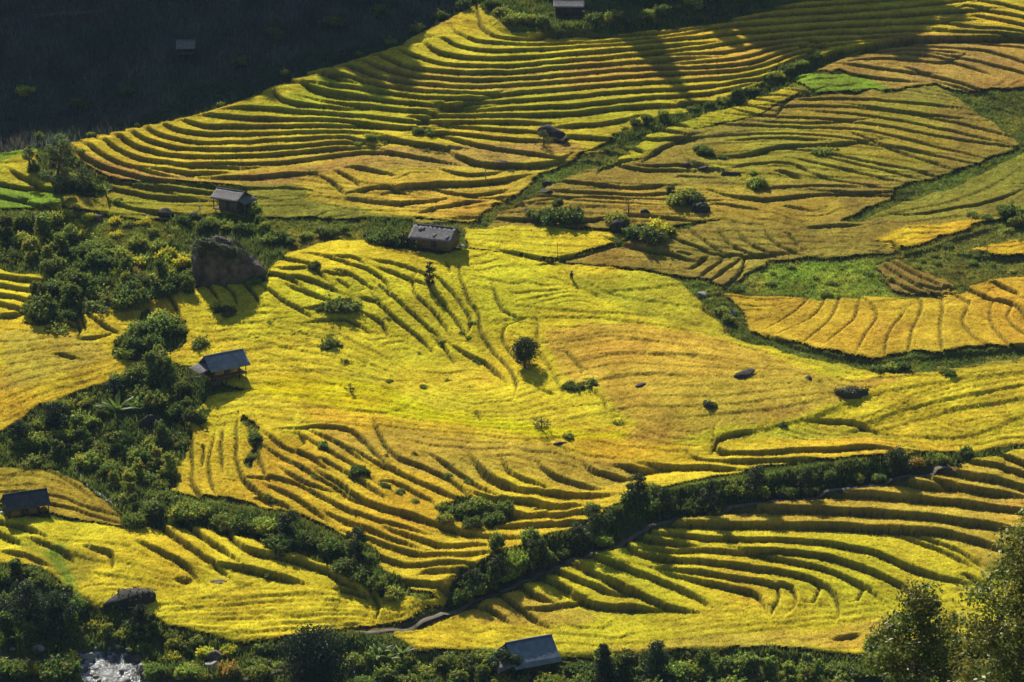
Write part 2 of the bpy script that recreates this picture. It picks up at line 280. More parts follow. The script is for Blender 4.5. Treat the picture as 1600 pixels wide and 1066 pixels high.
MIC = micro*np.clip(1-NEAR, 0, 1); MSK = (fr < .14)*np.clip(1-NEAR, 0, 1)
FZ = FZ0+DZ+MIC+.10*fbm(FX, FY, 5, 21, 3)

# ---------------- what grows where (polygons traced in photo pixels) ----------------
def pip(px, py, poly):
    P = np.array(poly, float).reshape(-1, 2); x0, y0 = P.min(0); x1, y1 = P.max(0)
    box = (px >= x0) & (px <= x1) & (py >= y0) & (py <= y1); out = np.zeros(px.shape, bool)
    qx = px[box]; qy = py[box]; ins = np.zeros(qx.shape, bool)
    for (ax, ay), (bx, by) in zip(P, np.roll(P, -1, 0)):
        if ay == by: continue
        c = ((ay > qy) != (by > qy)) & (qx < (bx-ax)*(qy-ay)/(by-ay)+ax); ins ^= c
    out[box] = ins; return out
def poly(t): return [float(q) for q in t.replace(',', ' ').split()]
PXc = np.clip(PXg, -8, 1608)
JX = PXc+14*fbm(FX, FY, 4.0, 31, 4); JY = PYg+7*fbm(FX, FY, 4.0, 37, 4)
GOLD=(.60,.43,.03); YEL=(.60,.50,.03); YGR=(.44,.40,.03); ORG=(.49,.36,.045); TAN=(.41,.275,.06); OLV=(.33,.28,.03)
LIME=(.21,.31,.03); BRN=(.27,.185,.04); GRS=(.12,.155,.024); DK=(.05,.075,.014); WEED=(.25,.235,.035); SOIL=(.10,.075,.04)
FIELDS = [ # name key, label, base colour, polygon
('spur','tall golden rice in long curved terraces sweeping round the spur at the top',(.52,.42,.035),"745 5 760 30 800 52 870 60 1060 47 1200 20 1300 -10 1400 -45 1700 -45 1700 60 1480 66 1400 70 1280 95 1235 115 1130 165 1040 188 960 218 920 240 870 255 800 292 735 350 600 340 500 332 430 300 340 292 260 292 180 285 140 262 105 243 105 228 150 211 240 194 300 184 360 164 430 129 530 99 620 73 640 58 700 34"),
('fallow','orange brown rough rice left of the green gully, above the grey plank hut',ORG,"365 262 540 238 700 240 800 250 930 238 840 282 745 350 600 330 500 328 480 300 400 288"),
('greenpatch','pale green rice patch just behind the small grey roofed hut',WEED,"375 290 440 286 480 302 478 318 540 330 722 350 650 352 560 347 480 347 400 345 385 312"),
('leftgreen','bright green rice on the stepped fields at the far left edge',LIME,"-20 262 0 240 60 235 80 262 45 292 95 300 115 325 60 325 -20 330"),
('leftgold','gold rice on the two rounded terraces at the left foot of the spur',YGR,"0 255 60 243 100 238 105 290 60 306 0 290"),
('slope','olive rice on the sloping ground left of the small grey roofed hut',OLV,"100 306 180 288 340 300 345 330 400 345 300 352 200 345 100 332"),
('topright','tan ripe rice on the upper right slope above the bright green patch',TAN,"1280 106 1400 66 1620 62 1620 142 1520 150 1460 130 1400 142 1330 120"),
('limepatch','vivid green young rice in a small pointed patch among tan fields',LIME,"1243 122 1265 115 1320 118 1395 140 1380 148 1270 147"),
('ladder','yellow rice on the ladder of small stepped plots beside the dark bush line',YGR,"915 248 1010 202 1060 182 1090 180 1130 165 1215 135 1265 145 1235 156 1185 182 1060 212 1000 252 935 262"),
('olive','dull olive rice on the wide ridged slope with scattered dark rocks',(.29,.225,.04),"760 345 850 290 930 262 1000 252 1060 212 1185 184 1240 156 1400 147 1460 132 1580 205 1588 232 1500 270 1390 300 1400 330 1360 352 1200 358 1100 350 960 362 740 356"),
('weedy','weedy green brown rice on the far right slope above the road of grass',WEED,"1350 350 1400 325 1500 277 1590 240 1620 190 1620 345 1540 347 1470 352 1380 352"),
('hutfield','yellow rice in the flat pointed field right of the grey plank hut',YEL,"722 358 850 357 965 370 965 380 880 411 800 401 735 391"),
('dull','brown olive rice on the curving terraces behind the yellow slope',(.30,.225,.04),"885 411 970 382 1100 352 1300 348 1540 347 1365 382 1410 402 1200 407 1180 442 1130 452 1090 440 1000 424"),
('strip','golden rice in the curved strip field bordered by green grass at right',GOLD,"1365 382 1400 362 1545 345 1480 376 1415 403"),
('edgestrip','golden rice in the narrow field touching the right edge of the photo',GOLD,"1505 396 1560 380 1620 370 1620 407"),
('rows','brown rice stubble in short curved rows beside the bright grass',BRN,"1365 420 1395 410 1490 446 1480 464 1400 456"),
('combed','golden rice in the fan shaped field crossed by wavy upright lines',(.55,.38,.035),"1125 460 1280 473 1450 464 1560 440 1620 433 1620 545 1420 556 1360 566 1260 550 1170 520 1155 490"),
('main','bright yellow rice covering the broad middle slope between the huts',YEL,"240 470 300 455 330 445 410 410 450 395 560 375 600 388 680 402 735 393 880 412 1000 426 1065 445 1130 515 1240 555 1350 577 1420 570 1620 560 1620 700 1440 708 1200 690 1000 700 840 690 620 668 500 680 420 700 330 690 300 650 310 630 380 612 300 590 260 560"),
('hill','orange tan rice on the rounded knoll right of the lone round tree',(.52,.36,.045),"850 520 940 508 1080 522 1200 555 1270 590 1330 600 1420 590 1300 640 1220 665 1100 680 980 705 990 660 960 640 940 612 880 600 860 560"),
('leftslope','golden orange rice on the smooth slope at the left edge above the thicket',GOLD,"-20 495 60 515 130 500 250 470 300 520 300 560 240 572 190 600 110 628 60 642 0 700 -20 700"),
('midstep','orange gold rice on the curved steps that drop towards the hedge',(.57,.42,.03),"265 770 285 700 300 655 330 690 420 698 500 680 620 668 840 690 1000 700 1200 690 1440 708 1620 695 1620 712 1540 716 1440 735 1200 745 1130 765 1000 800 860 872 750 922 700 950 640 930 600 900 560 850 480 810 400 790"),
('huttop','brown patchy rice behind the dark roofed hut at the left edge',(.36,.25,.03),"-20 725 80 735 160 780 200 825 130 818 75 803 -20 792"),
('lowerleft','yellow rice on the low fields below the bush row, left of the footpath',YEL,"-20 812 60 812 190 828 230 812 330 830 430 850 520 880 600 930 660 950 720 935 640 972 560 985 520 992 430 1010 330 1005 260 990 220 962 150 962 100 925 60 895 -20 888"),
('lowerright','yellow green rice on the terraces in the bowl below the footpath',(.53,.44,.028),"640 982 740 938 860 893 985 850 1060 817 1140 802 1280 780 1390 762 1480 742 1530 722 1640 700 1640 1000 1500 1030 1370 1030 1200 1022 1000 1032 870 1042 760 1030 640 1028 600 1000"),
('leftsteps','yellow rice on the short stack of steps at the left edge',YEL,"-20 426 75 438 62 465 42 492 60 512 -20 500"),
]
PAINT = [ # colour only (ripeness differences inside fields)
(ORG,"600 105 700 118 850 110 1040 94 1180 72 1240 70 1235 100 1130 122 1040 129 740 152 620 144 520 128"),
(YGR,"520 130 640 150 740 156 1040 133 1230 104 1130 165 1040 185 900 200 800 205 600 205 540 190 420 185 300 205 430 165"),
(TAN,"120 242 210 270 350 282 500 262 560 235 860 228 920 236 800 262 560 270 400 292 200 286 130 262"),
(TAN,"1280 60 1340 66 1500 60 1500 66 1400 72"),
(OLV,"1480 66 1500 40 1620 50 1620 66"),
(YGR,"1000 426 1065 445 1130 515 1240 555 1350 577 1300 590 1200 550 1000 500 880 440"),
(ORG,"500 680 620 668 760 680 860 700 1000 740 990 770 880 775 800 740 700 760 600 725 520 715"),
(GOLD,"470 640 800 672 990 668 980 700 860 700 640 680 500 680"),
((.58,.52,.012),"380 620 500 640 700 668 850 690 980 690 990 680 860 672 700 650 560 600 450 590"),
(YGR,"1020 715 1060 690 1110 700 1130 735 1040 745"),
(YGR,"1160 700 1230 670 1330 672 1420 700 1440 722 1300 722 1180 725"),
(ORG,"1060 820 1150 800 1300 780 1480 745 1620 710 1620 900 1540 900 1500 850 1400 836 1060 830"),
(ORG,"690 960 800 930 850 940 930 950 920 975 860 985 740 975"),
(ORG,"880 1032 1000 1020 1100 1000 1300 990 1390 965 1380 1020 1200 1022 1000 1032"),
(GOLD,"1000 700 1200 690 1440 708 1150 745 1000 760"),
(ORG,"0 520 150 530 180 560 90 590 0 620"),
(YGR,"0 840 60 850 160 880 120 930 60 890"),
(LIME,"60 870 90 865 130 950 100 930"),
((.38,.28,.04),"960 300 1100 290 1300 310 1350 350 1100 350 960 350"),
((.33,.275,.035),"1270 160 1450 165 1500 230 1400 280 1150 290 1060 240 1200 200"),
(OLV,"1480 570 1620 560 1620 575 1500 585 1420 590 1360 580"),
]
GREEN = [ # strips and patches where grass, weeds or thicket replace the rice (drawn over the fields)
(GRS,"735 352 790 318 850 284 905 262 935 244 1000 200 1040 186 1060 190 1010 215 950 262 900 275 850 300 800 330 760 356"),
(DK,"960 216 1040 184 1130 160 1225 112 1275 88 1300 92 1245 118 1225 133 1140 168 1050 200 965 226"),
(GRS,"1063 436 1105 470 1140 515 1250 552 1360 574 1480 560 1620 546 1620 558 1500 580 1400 588 1340 580 1240 560 1130 522 1095 480"),
((.165,.185,.03),"1130 452 1205 412 1380 405 1480 372 1560 345 1620 345 1620 372 1505 394 1500 404 1620 408 1620 434 1560 440 1500 460 1490 446 1395 410 1365 420 1400 456 1480 464 1280 473 1190 462"),((.19,.26,.03),"1185 456 1205 415 1300 408 1372 410 1362 424 1402 462 1280 472"),
(GRS,"1320 350 1350 330 1400 312 1480 288 1560 245 1592 230 1580 208 1520 182 1500 150 1560 142 1620 138 1620 185 1600 238 1500 294 1400 327 1345 350"),
(DK,"-20 330 50 335 90 378 200 388 300 378 310 440 260 458 200 470 140 495 60 500 42 488 76 440 -20 425"),
(DK,"180 535 235 490 292 508 285 548 215 568 178 562"),
(DK,"-20 700 60 640 110 626 185 598 235 560 320 585 330 615 305 655 288 700 270 780 330 800 420 800 500 830 570 850 600 890 640 935 600 945 540 900 440 862 340 836 230 822 200 830 160 782 100 742 -20 728"),
(DK,"690 792 740 780 800 800 800 822 740 830 690 815"),
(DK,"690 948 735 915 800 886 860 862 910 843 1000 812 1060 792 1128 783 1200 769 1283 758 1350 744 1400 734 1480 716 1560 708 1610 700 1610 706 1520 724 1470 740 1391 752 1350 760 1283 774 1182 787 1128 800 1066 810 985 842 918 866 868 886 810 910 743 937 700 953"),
(DK,"-20 886 60 892 100 926 150 964 220 962 260 992 330 1008 430 1014 520 994 600 1000 645 1030 760 1034 870 1046 1000 1036 1200 1024 1370 1032 1500 1030 1640 1000 1640 1120 -20 1120"),
(GRS,"100 975 140 960 175 985 130 1010"),
(DK,"250 350 340 340 420 350 440 400 415 440 300 440"),
(DK,"745 3 720 -30 1320 -40 1250 0 1080 42 960 54 870 58 800 50 765 30"),
(GRS,"790 6 880 10 880 24 800 20"),(GRS,"910 4 1000 4 1000 20 910 20"),
((.17,.18,.028),"60 328 140 345 330 343 540 350 570 345 575 376 450 390 410 400 400 352 330 352 300 382 200 392 90 380"),(DK,"575 345 640 345 660 385 600 384 575 376"),
(DK,"60 250 100 235 130 262 180 290 160 310 90 300 60 270"),
(GRS,"386 655 396 665 402 700 396 742 388 738 388 700 380 668"),
]
fid = np.zeros(FX.shape, np.int32); BASE = np.empty(FX.shape+(3,), np.float32); BASE[:] = GRS
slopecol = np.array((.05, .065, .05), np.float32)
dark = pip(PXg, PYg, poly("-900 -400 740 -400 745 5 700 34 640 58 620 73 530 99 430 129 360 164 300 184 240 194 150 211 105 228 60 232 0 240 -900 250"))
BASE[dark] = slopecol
for k, (nm, lab, c, pl) in enumerate(FIELDS):
    m = pip(JX, JY, poly(pl)) if nm not in ('spur',) else pip(PXc, PYg, poly(pl))
    fid[m] = k+1; BASE[m] = c
for c, pl in PAINT:
    m = pip(JX+7*fbm(FX, FY, 9, 41, 2), JY+4*fbm(FX, FY, 9, 43, 2), poly(pl)) & (fid > 0); BASE[m] = c
GM = np.zeros(FX.shape, bool); THICK = np.zeros(FX.shape, bool)
for c, pl in GREEN:
    m = pip(JX, JY, poly(pl)); fid[m] = 0; BASE[m] = c; GM |= m
    if c == DK: THICK |= m
PATHPX = [(560,992),(620,987),(648,981),(692,959),(743,940),(810,914),(868,889),(918,869),(1000,838),(1070,813),(1128,804),(1182,792),(1283,779),(1350,766),(1391,758),(1440,746),(1490,738)]
pp = np.array(PATHPX, float); r_ = line_field(chaikin(np.c_[at(pp[:, 0], pp[:, 1])]), 3.0)
PD = np.full(FX.shape, 9.0); PD[r_[0]] = r_[1]; m = PD < 1.0; fid[m] = 0; BASE[m] = (.09, .09, .035)
# soften colour borders inside the rice a little, then patchiness
def blur(a, n=2):
    for _ in range(n):
        p = np.pad(a, [(1, 1), (1, 1)]+[(0, 0)]*(a.ndim-2), mode='edge'); a = (p[2:, 1:-1]+p[:-2, 1:-1]+p[1:-1, 2:]+p[1:-1, :-2]+2*a)/6
    return a
BC = blur(BASE.copy(), 9)
BC = np.where((fid > 0)[..., None], BC, BASE)
gm_ = ((fid == 0) & ~dark)[..., None]; mo = fbm(FX, FY, 4.5, 63, 4)[..., None]; BC = np.where(gm_, BC*(1+.45*mo)*np.array((1.0, 1.0, 1.0))+np.clip(fbm(FX, FY, 3, 67, 3), 0, 1)[..., None]*np.array((.16, .09, .01)), BC)
pn = fbm(FX, FY, 14, 51, 3); pn2 = fbm(FX, FY, 3.5, 57, 3); pn3 = fbm(FX, FY, .9, 61, 2)
tint = np.array((.10, -.10, .0)); 
lod = sstep(.25, .55, fbm(FX, FY, 6.5, 131, 3))[..., None]*(fid > 0)[..., None]; BC = BC*(1-.45*lod)+BC*np.array((.90, .80, 1.2))*.45*lod
BC = BC*(1+.30*pn2[..., None]+.14*pn3[..., None]); BC[..., 0] *= 1+.10*pn; BC[..., 1] *= 1-.10*pn+.05*pn2
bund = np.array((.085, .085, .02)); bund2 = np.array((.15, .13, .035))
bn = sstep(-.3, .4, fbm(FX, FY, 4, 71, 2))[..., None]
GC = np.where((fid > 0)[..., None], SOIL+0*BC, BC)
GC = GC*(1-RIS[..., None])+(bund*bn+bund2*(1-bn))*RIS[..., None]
GC = np.where((RIS > .05)[..., None], GC, GC).clip(0.004, .9)

# ---------------- materials ----------------
def mat(name, build):
    m = bpy.data.materials.new(name); m.use_nodes = True; n = m.node_tree; n.nodes.clear()
    out = n.nodes.new('ShaderNodeOutputMaterial'); build(n, out); return m
def N(n, t, **kw):
    k = n.nodes.new(t)
    for a, v in kw.items():
        if a in k.inputs: k.inputs[a].default_value = v
        else: setattr(k, a, v)
    return k
def leafy(transl=.45, rough=.5, gloss=.03, tint=True, noise=0.0):
    def b(n, out):
        at_ = N(n, 'ShaderNodeAttribute', attribute_name='Col'); src = at_.outputs['Color']
        if tint:
            oi = N(n, 'ShaderNodeObjectInfo'); mx = N(n, 'ShaderNodeMix', data_type='RGBA', blend_type='MULTIPLY')
            mx.inputs[0].default_value = 1; n.links.new(src, mx.inputs[6]); n.links.new(oi.outputs['Color'], mx.inputs[7]); src = mx.outputs[2]
        d = N(n, 'ShaderNodeBsdfDiffuse'); t = N(n, 'ShaderNodeBsdfTranslucent'); g = N(n, 'ShaderNodeBsdfGlossy', Roughness=rough)
        g.inputs['Color'].default_value = (.9, .9, .85, 1)
        m1 = N(n, 'ShaderNodeMixShader'); m1.inputs[0].default_value = transl
        m2 = N(n, 'ShaderNodeMixShader'); m2.inputs[0].default_value = gloss
        n.links.new(src, d.inputs[0]); n.links.new(src, t.inputs[0]); n.links.new(d.outputs[0], m1.inputs[1]); n.links.new(t.outputs[0], m1.inputs[2])
        n.links.new(m1.outputs[0], m2.inputs[1]); n.links.new(g.outputs[0], m2.inputs[2]); n.links.new(m2.outputs[0], out.inputs[0])
    return b
M_RICE = mat('rice', leafy(.42, .6, .0, tint=False))
def leaf2(a, b_, c_): return leafy(a, b_, c_, tint=False)
M_SHEET = mat('rice_sheet', leafy(.08, .6, .0, tint=False))
M_GRASS = mat('grass', leafy(.4, .5, .02, tint=False))
M_LEAF = mat('leaves', leafy(.48, .5, .02))
M_GLEAF = mat('glossy_leaves', leafy(.45, .45, .03))
def ground_b(n, out):
    a = N(n, 'ShaderNodeAttribute', attribute_name='Col'); tc = N(n, 'ShaderNodeNewGeometry')
    nz = N(n, 'ShaderNodeTexNoise', Scale=2.2, Detail=6.0, Roughness=.65); n.links.new(tc.outputs['Position'], nz.inputs['Vector'])
    mr = N(n, 'ShaderNodeMapRange'); mr.inputs[3].default_value = .55; mr.inputs[4].default_value = 1.45; n.links.new(nz.outputs['Fac'], mr.inputs[0])
    vm = N(n, 'ShaderNodeVectorMath', operation='SCALE'); n.links.new(a.outputs['Color'], vm.inputs[0]); n.links.new(mr.outputs[0], vm.inputs[3])
    bp = N(n, 'ShaderNodeBump', Strength=.8, Distance=.25); n.links.new(nz.outputs['Fac'], bp.inputs['Height'])
    d = N(n, 'ShaderNodeBsdfDiffuse'); n.links.new(vm.outputs[0], d.inputs[0]); n.links.new(bp.outputs[0], d.inputs['Normal']); n.links.new(d.outputs[0], out.inputs[0])
M_GROUND = mat('ground', ground_b)
def simple(name, c1, c2, scale=3.0, rough=.8, stretch=(1, 1, 1), bump=.3, spec=.3, wave=None):
    def b(n, out):
        tc = N(n, 'ShaderNodeTexCoord'); mp = N(n, 'ShaderNodeMapping'); mp.inputs['Scale'].default_value = stretch
        n.links.new(tc.outputs['Object'], mp.inputs[0])
        nz = N(n, 'ShaderNodeTexNoise', Scale=scale, Detail=8.0, Roughness=.65); n.links.new(mp.outputs[0], nz.inputs['Vector'])
        cr = N(n, 'ShaderNodeValToRGB'); cr.color_ramp.elements[0].color = (*c1, 1); cr.color_ramp.elements[1].color = (*c2, 1)
        cr.color_ramp.elements[0].position = .35; cr.color_ramp.elements[1].position = .68
        n.links.new(nz.outputs['Fac'], cr.inputs[0])
        p = N(n, 'ShaderNodeBsdfPrincipled', Roughness=rough); p.inputs['Specular IOR Level'].default_value = spec
        bp = N(n, 'ShaderNodeBump', Strength=bump, Distance=.12); n.links.new(nz.outputs['Fac'], bp.inputs['Height'])
        n.links.new(cr.outputs[0], p.inputs['Base Color']); n.links.new(bp.outputs[0], p.inputs['Normal']); n.links.new(p.outputs[0], out.inputs[0])
    return mat(name, b)
M_ROCK = simple("rock", (.045, .038, .034), (.20, .155, .12), .9, .9, (1, 1, .9), .9)
M_DROCK = simple('dark_rock', (.018, .018, .02), (.07, .062, .058), 1.2, .9, bump=.8)
M_PALE = simple('pale_rock', (.20, .19, .18), (.42, .40, .37), 1.5, .8, bump=.8)
M_WOOD = simple('weathered_wood', (.10, .075, .05), (.26, .20, .14), 4, .85, (6, 6, .4))
M_DWOOD = simple('dark_wood', (.035, .028, .022), (.10, .075, .055), 4, .85, (6, 6, .4))
M_BLUE = simple('blue_grey_roofing', (.15, .19, .25), (.27, .33, .41), 1.5, .75, bump=.15, spec=.2)
M_GREY = simple('grey_shingles', (.10, .095, .10), (.26, .24, .25), 3.5, .85, bump=.5)
M_DROOF = simple('dark_roofing', (.05, .058, .075), (.10, .11, .135), 2, .85, spec=.2)
M_THATCH = simple('pale_boards', (.20, .15, .10), (.42, .32, .20), 3, .85, (4, 4, .5))
M_BARK = simple('bark', (.06, .05, .035), (.16, .13, .09), 5, .9, (4, 4, .6))
M_DIRT = simple('dirt', (.11, .095, .07), (.22, .19, .15), .8, .95)
def water_b(n, out):
    tc = N(n, 'ShaderNodeNewGeometry'); nz = N(n, 'ShaderNodeTexNoise', Scale=1.1, Detail=8.0, Roughness=.7); n.links.new(tc.outputs['Position'], nz.inputs['Vector'])
    cr = N(n, 'ShaderNodeValToRGB'); cr.color_ramp.elements[0].color = (.03, .04, .045, 1); cr.color_ramp.elements[1].color = (.62, .66, .70, 1)
    cr.color_ramp.elements[0].position = .48; cr.color_ramp.elements[1].position = .66; n.links.new(nz.outputs['Fac'], cr.inputs[0])
    p = N(n, 'ShaderNodeBsdfPrincipled', Roughness=.16); bp = N(n, 'ShaderNodeBump', Strength=1.0, Distance=.35); n.links.new(nz.outputs['Fac'], bp.inputs['Height'])
    n.links.new(cr.outputs[0], p.inputs['Base Color']); n.links.new(bp.outputs[0], p.inputs['Normal']); n.links.new(p.outputs[0], out.inputs[0])
M_WATER = mat('water', water_b)

# ---------------- ground sheet ----------------
# river bed: lower the ground a little where the stream runs
river = pip(JX, JY, poly("-40 1012 60 1026 135 1014 180 1008 222 1016 215 1040 240 1062 420 1066 470 1130 60 1130 128 1070 118 1034 40 1034 -40 1024"))
rv = blur(river.astype(np.float32), 8); FZ = FZ-rv*1.2
GC = np.where((rv > .3)[..., None], np.array((.09, .085, .075)), GC)
FZ = FZ+np.where(fid == 0, .22*fbm(FX, FY, 1.6, 99, 3)+.12*fbm(FX, FY, .6, 98, 2), 0)
FZ_ground = FZ.copy()
Z0[iy0:iy0+ny, ix0:ix0+nx] = FZ_ground
bx = np.ones(GX.shape+(3,), np.float32)*np.array((.06, .085, .02)); mx_ = sstep(-.15, .1, fbm(GX, GY, 40, 83, 3))[..., None]*(GY > 297)[..., None]; bx = bx*(1-mx_)+np.array((.33, .27, .04))*mx_; bx *= (1+.4*fbm(GX, GY, 25, 81, 3))[..., None]
bx[iy0:iy0+ny, ix0:ix0+nx] = GC
V = np.c_[GX.ravel(), GY.ravel(), Z0.ravel()]
NY, NX = GX.shape; idx = np.arange(NY*NX, dtype=np.int32).reshape(NY, NX)
F = np.c_[idx[:-1, :-1].ravel(), idx[:-1, 1:].ravel(), idx[1:, 1:].ravel(), idx[1:, :-1].ravel()]
tag(mesh_np('ground', V, F, M_GROUND, col=bx.reshape(-1, 3), smooth=True), 'sloping valley side, green and brown earth between the fields', 'ground', kind='structure')
def gz(x, y):
    """ground height under a point"""
    x = np.asarray(x, float); y = np.asarray(y, float)
    u = (x+114)/G; v = (y-297)/G; ins = (u >= 0) & (u < nx-1) & (v >= 0) & (v < ny-1)
    ui = np.clip(u, 0, nx-1.001); vi = np.clip(v, 0, ny-1.001); i = ui.astype(int); j = vi.astype(int); fu = ui-i; fv = vi-j
    z = (FZ[j, i]*(1-fu)+FZ[j, i+1]*fu)*(1-fv)+(FZ[j+1, i]*(1-fu)+FZ[j+1, i+1]*fu)*fv
    return np.where(ins, z, S0(x, y))
def gsamp(A, x, y):
    i = np.clip(((x+114)/G+.5).astype(int), 0, nx-1); j = np.clip(((y-297)/G+.5).astype(int), 0, ny-1); return A[j, i]
def P3(px, py, sink=0.0):
    x, y = at(px, py); x = float(x); y = float(y)
    # correct for the terrace step so that the base lands on the traced pixel
    for _ in range(3):
        z = float(gz(x, y)); _, qy = proj(x, y, z); y += (float(qy)-py)*.12; 
        d = math.hypot(y, CAMZ-z); x = (px-800)/FPX*(y*cP-(z-CAMZ)*sP)
    return x, y, float(gz(x, y))-sink

# ---------------- rice: one leafy sheet with standing stalks per field ----------------
vis = (PXg > -330) & (PXg < 1930) & (PYg > -60) & (PYg < 1110)
EDGE = np.clip(1-RIS*.95, 0, 1)
inner = blur((fid > 0).astype(np.float32), 4); EDGE = EDGE*sstep(.35, .8, inner)
sp = RNG.random(FX.shape)*.45+.3*vnoise(FX/.45, FY/.45, 66)+.25*vnoise(FX/1.1, FY/1.1, 68)
CAN = FZ+.06+.42*EDGE+.20*(sp-.5)*EDGE
CJX = FX+RNG.uniform(-.08, .08, FX.shape); CJY = FY+RNG.uniform(-.08, .08, FX.shape)
RC = BC*(1+.95*(sp-.5))[..., None]
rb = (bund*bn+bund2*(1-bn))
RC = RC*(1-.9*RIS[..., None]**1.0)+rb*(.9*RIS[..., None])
RC = RC.clip(.004, .9).astype(np.float32)
def tufts(x, y, z0, col, L0, L1, W, nb, lean=.55, colvar=.22, tipmul=1.12):
    """nb blades (triangles) per tuft"""
    n = len(x); x = np.repeat(x, nb); y = np.repeat(y, nb); z0 = np.repeat(z0, nb); c = np.repeat(col, nb, 0)
    m = n*nb; a = RNG.uniform(0, 2*np.pi, m); ln = RNG.uniform(L0, L1, m); le = np.abs(RNG.normal(0, lean, m)).clip(0, 1.25)
    ox = RNG.normal(0, .11, m); oy = RNG.normal(0, .11, m); wd = W*RNG.uniform(.6, 1.3, m); b = RNG.uniform(0, 2*np.pi, m)
    bx_ = x+ox; by_ = y+oy
    V = np.empty((m, 3, 3), np.float32)
    V[:, 0] = np.c_[bx_-np.cos(b)*wd, by_-np.sin(b)*wd, z0]; V[:, 1] = np.c_[bx_+np.cos(b)*wd, by_+np.sin(b)*wd, z0]
    V[:, 2] = np.c_[bx_+np.cos(a)*np.sin(le)*ln, by_+np.sin(a)*np.sin(le)*ln, z0+np.cos(le)*ln]
    c = c*(1+RNG.uniform(-colvar, colvar, (m, 1)))
    C_ = np.repeat(c[:, None, :], 3, 1); C_[:, 2] *= tipmul
    return V.reshape(-1, 3), np.arange(m*3, dtype=np.int32).reshape(-1, 3), C_.reshape(-1, 3).clip(.003, .95)
def scatter(mask, dens):
    """random points in grid cells of the mask, dens per square metre (may be an array)"""
    j, i = np.nonzero(mask); d = (dens[j, i] if isinstance(dens, np.ndarray) else np.full(len(j), float(dens)))*G*G
    k = np.floor(d+RNG.random(len(j))).astype(int); j = np.repeat(j, k); i = np.repeat(i, k)
    u = RNG.random(len(j)); v = RNG.random(len(j)); i = np.minimum(i, nx-2); j = np.minimum(j, ny-2)
    return j, i, FX[j, i]+u*G, FY[j, i]+v*G
DENS = np.interp(FY, [300, 380, 500], [15., 11., 7.5]) 
for k, (nm, lab, c, pl) in enumerate(FIELDS):
    m = (fid == k+1) & vis
    if m.sum() < 30: continue
    fp = fid > 0; cell = m[:-1, :-1] & fp[1:, :-1] & fp[:-1, 1:] & fp[1:, 1:]
    jj, ii = np.nonzero(cell); ids = np.arange(nx*ny).reshape(ny, nx)
    q = np.c_[ids[jj, ii], ids[jj, ii+1], ids[jj+1, ii+1], ids[jj+1, ii]]
    u, inv = np.unique(q, return_inverse=True); q = inv.reshape(q.shape).astype(np.int32)
    V1 = np.c_[CJX.ravel()[u], CJY.ravel()[u], CAN.ravel()[u]]; C1 = RC.reshape(-1, 3)[u]
    j, i, x, y = scatter(m & (RIS < .75), DENS*np.clip(1.1-RIS, .1, 1))
    z = gsamp(CAN, x, y)-.12
    tv = 1.18+RNG.uniform(-.38, .38, (len(x), 1)); V2, F2, C2 = tufts(x, y, z, RC[j, i]*tv, .22, .38, .045, 4, .75, .2)
    o = mesh_np('rice', np.vstack([V1, V2]), [q, F2+len(V1)], M_RICE, col=np.vstack([C1, C2]))
    o.data.materials.clear(); o.data.materials.append(M_SHEET); o.data.materials.append(M_RICE)
    o.data.polygons.foreach_set('material_index', np.r_[np.zeros(len(q)), np.ones(len(F2))].astype(np.int32))
    tag(o, lab, 'rice', kind='stuff')
# grass and weeds on everything else, with coarser ground cover in the thickets
m = (fid == 0) & vis & ~dark & (rv < .25)
j, i, x, y = scatter(m & ~THICK & (PD > .7), 9.0)
V2, F2, C2 = tufts(x, y, gz(x, y)-.03, (BC[j, i]*1.25).clip(0, .8), .18, .55, .07, 4, .7, .4)
tag(mesh_np('grass', V2, F2, M_GRASS, col=C2), 'green grass and weeds on field edges and grassy strips', 'grass', kind='stuff')
j, i, x, y = scatter(m & THICK & (PD > .9), 7.0)
un = vnoise(x/1.7, y/1.7, 5)[:, None]; uc = np.array((.07, .12, .02))*(1-un)+np.array((.20, .23, .04))*un
V2, F2, C2 = tufts(x, y, gz(x, y)-.05, uc, .35, 1.1, .14, 5, .75, .45)
tag(mesh_np('undergrowth', V2, F2, M_GRASS, col=C2), 'tangled green undergrowth filling the thickets between the bushes', 'undergrowth', kind='stuff')
j, i, x, y = scatter((RIS > .55) & vis & (fid > 0), 7.0)
un = vnoise(x/2.3, y/2.3, 8)[:, None]; uc = np.array((.06, .085, .015))*(1-un)+np.array((.17, .18, .03))*un
V2, F2, C2 = tufts(x, y, gz(x, y)+.05, uc, .2, .5, .05, 4, .7, .4)
tag(mesh_np('grass', V2, F2, M_GRASS, col=C2), 'green grass hanging on the risers between the rice terraces', 'grass', kind='stuff')
# dead maize on the shaded slope
md = dark & vis & (fid == 0)
maize = md & (PYg < 250) & ~pip(JX, JY, poly("190 200 300 140 460 90 620 60 740 0 745 5 640 60 430 130 300 185 150 212 105 230"))
j, i, x, y = scatter(maize, 3.2*(.3+vnoise(FX/6, FY/6, 77)))
un = vnoise(x/9, y/9, 15)[:, None]; uc = (np.array((.15, .115, .10))*(1-un)+np.array((.07, .12, .06))*un)*(.5+1.0*vnoise(x/3.5, y/5, 17))[:, None]
V2, F2, C2 = tufts(x, y, gz(x, y)-.05, uc, .8, 1.9, .06, 4, .35, .5)
tag(mesh_np('maize', V2, F2, M_GRASS, col=C2), 'withered maize stalks standing on the shaded hillside at the top left', 'maize', kind='stuff')
j, i, x, y = scatter(md & ~maize, 6.0)
V2, F2, C2 = tufts(x, y, gz(x, y)-.05, np.tile(np.array((.05, .085, .022)), (len(x), 1)), .3, .8, .10, 4, .6, .4)
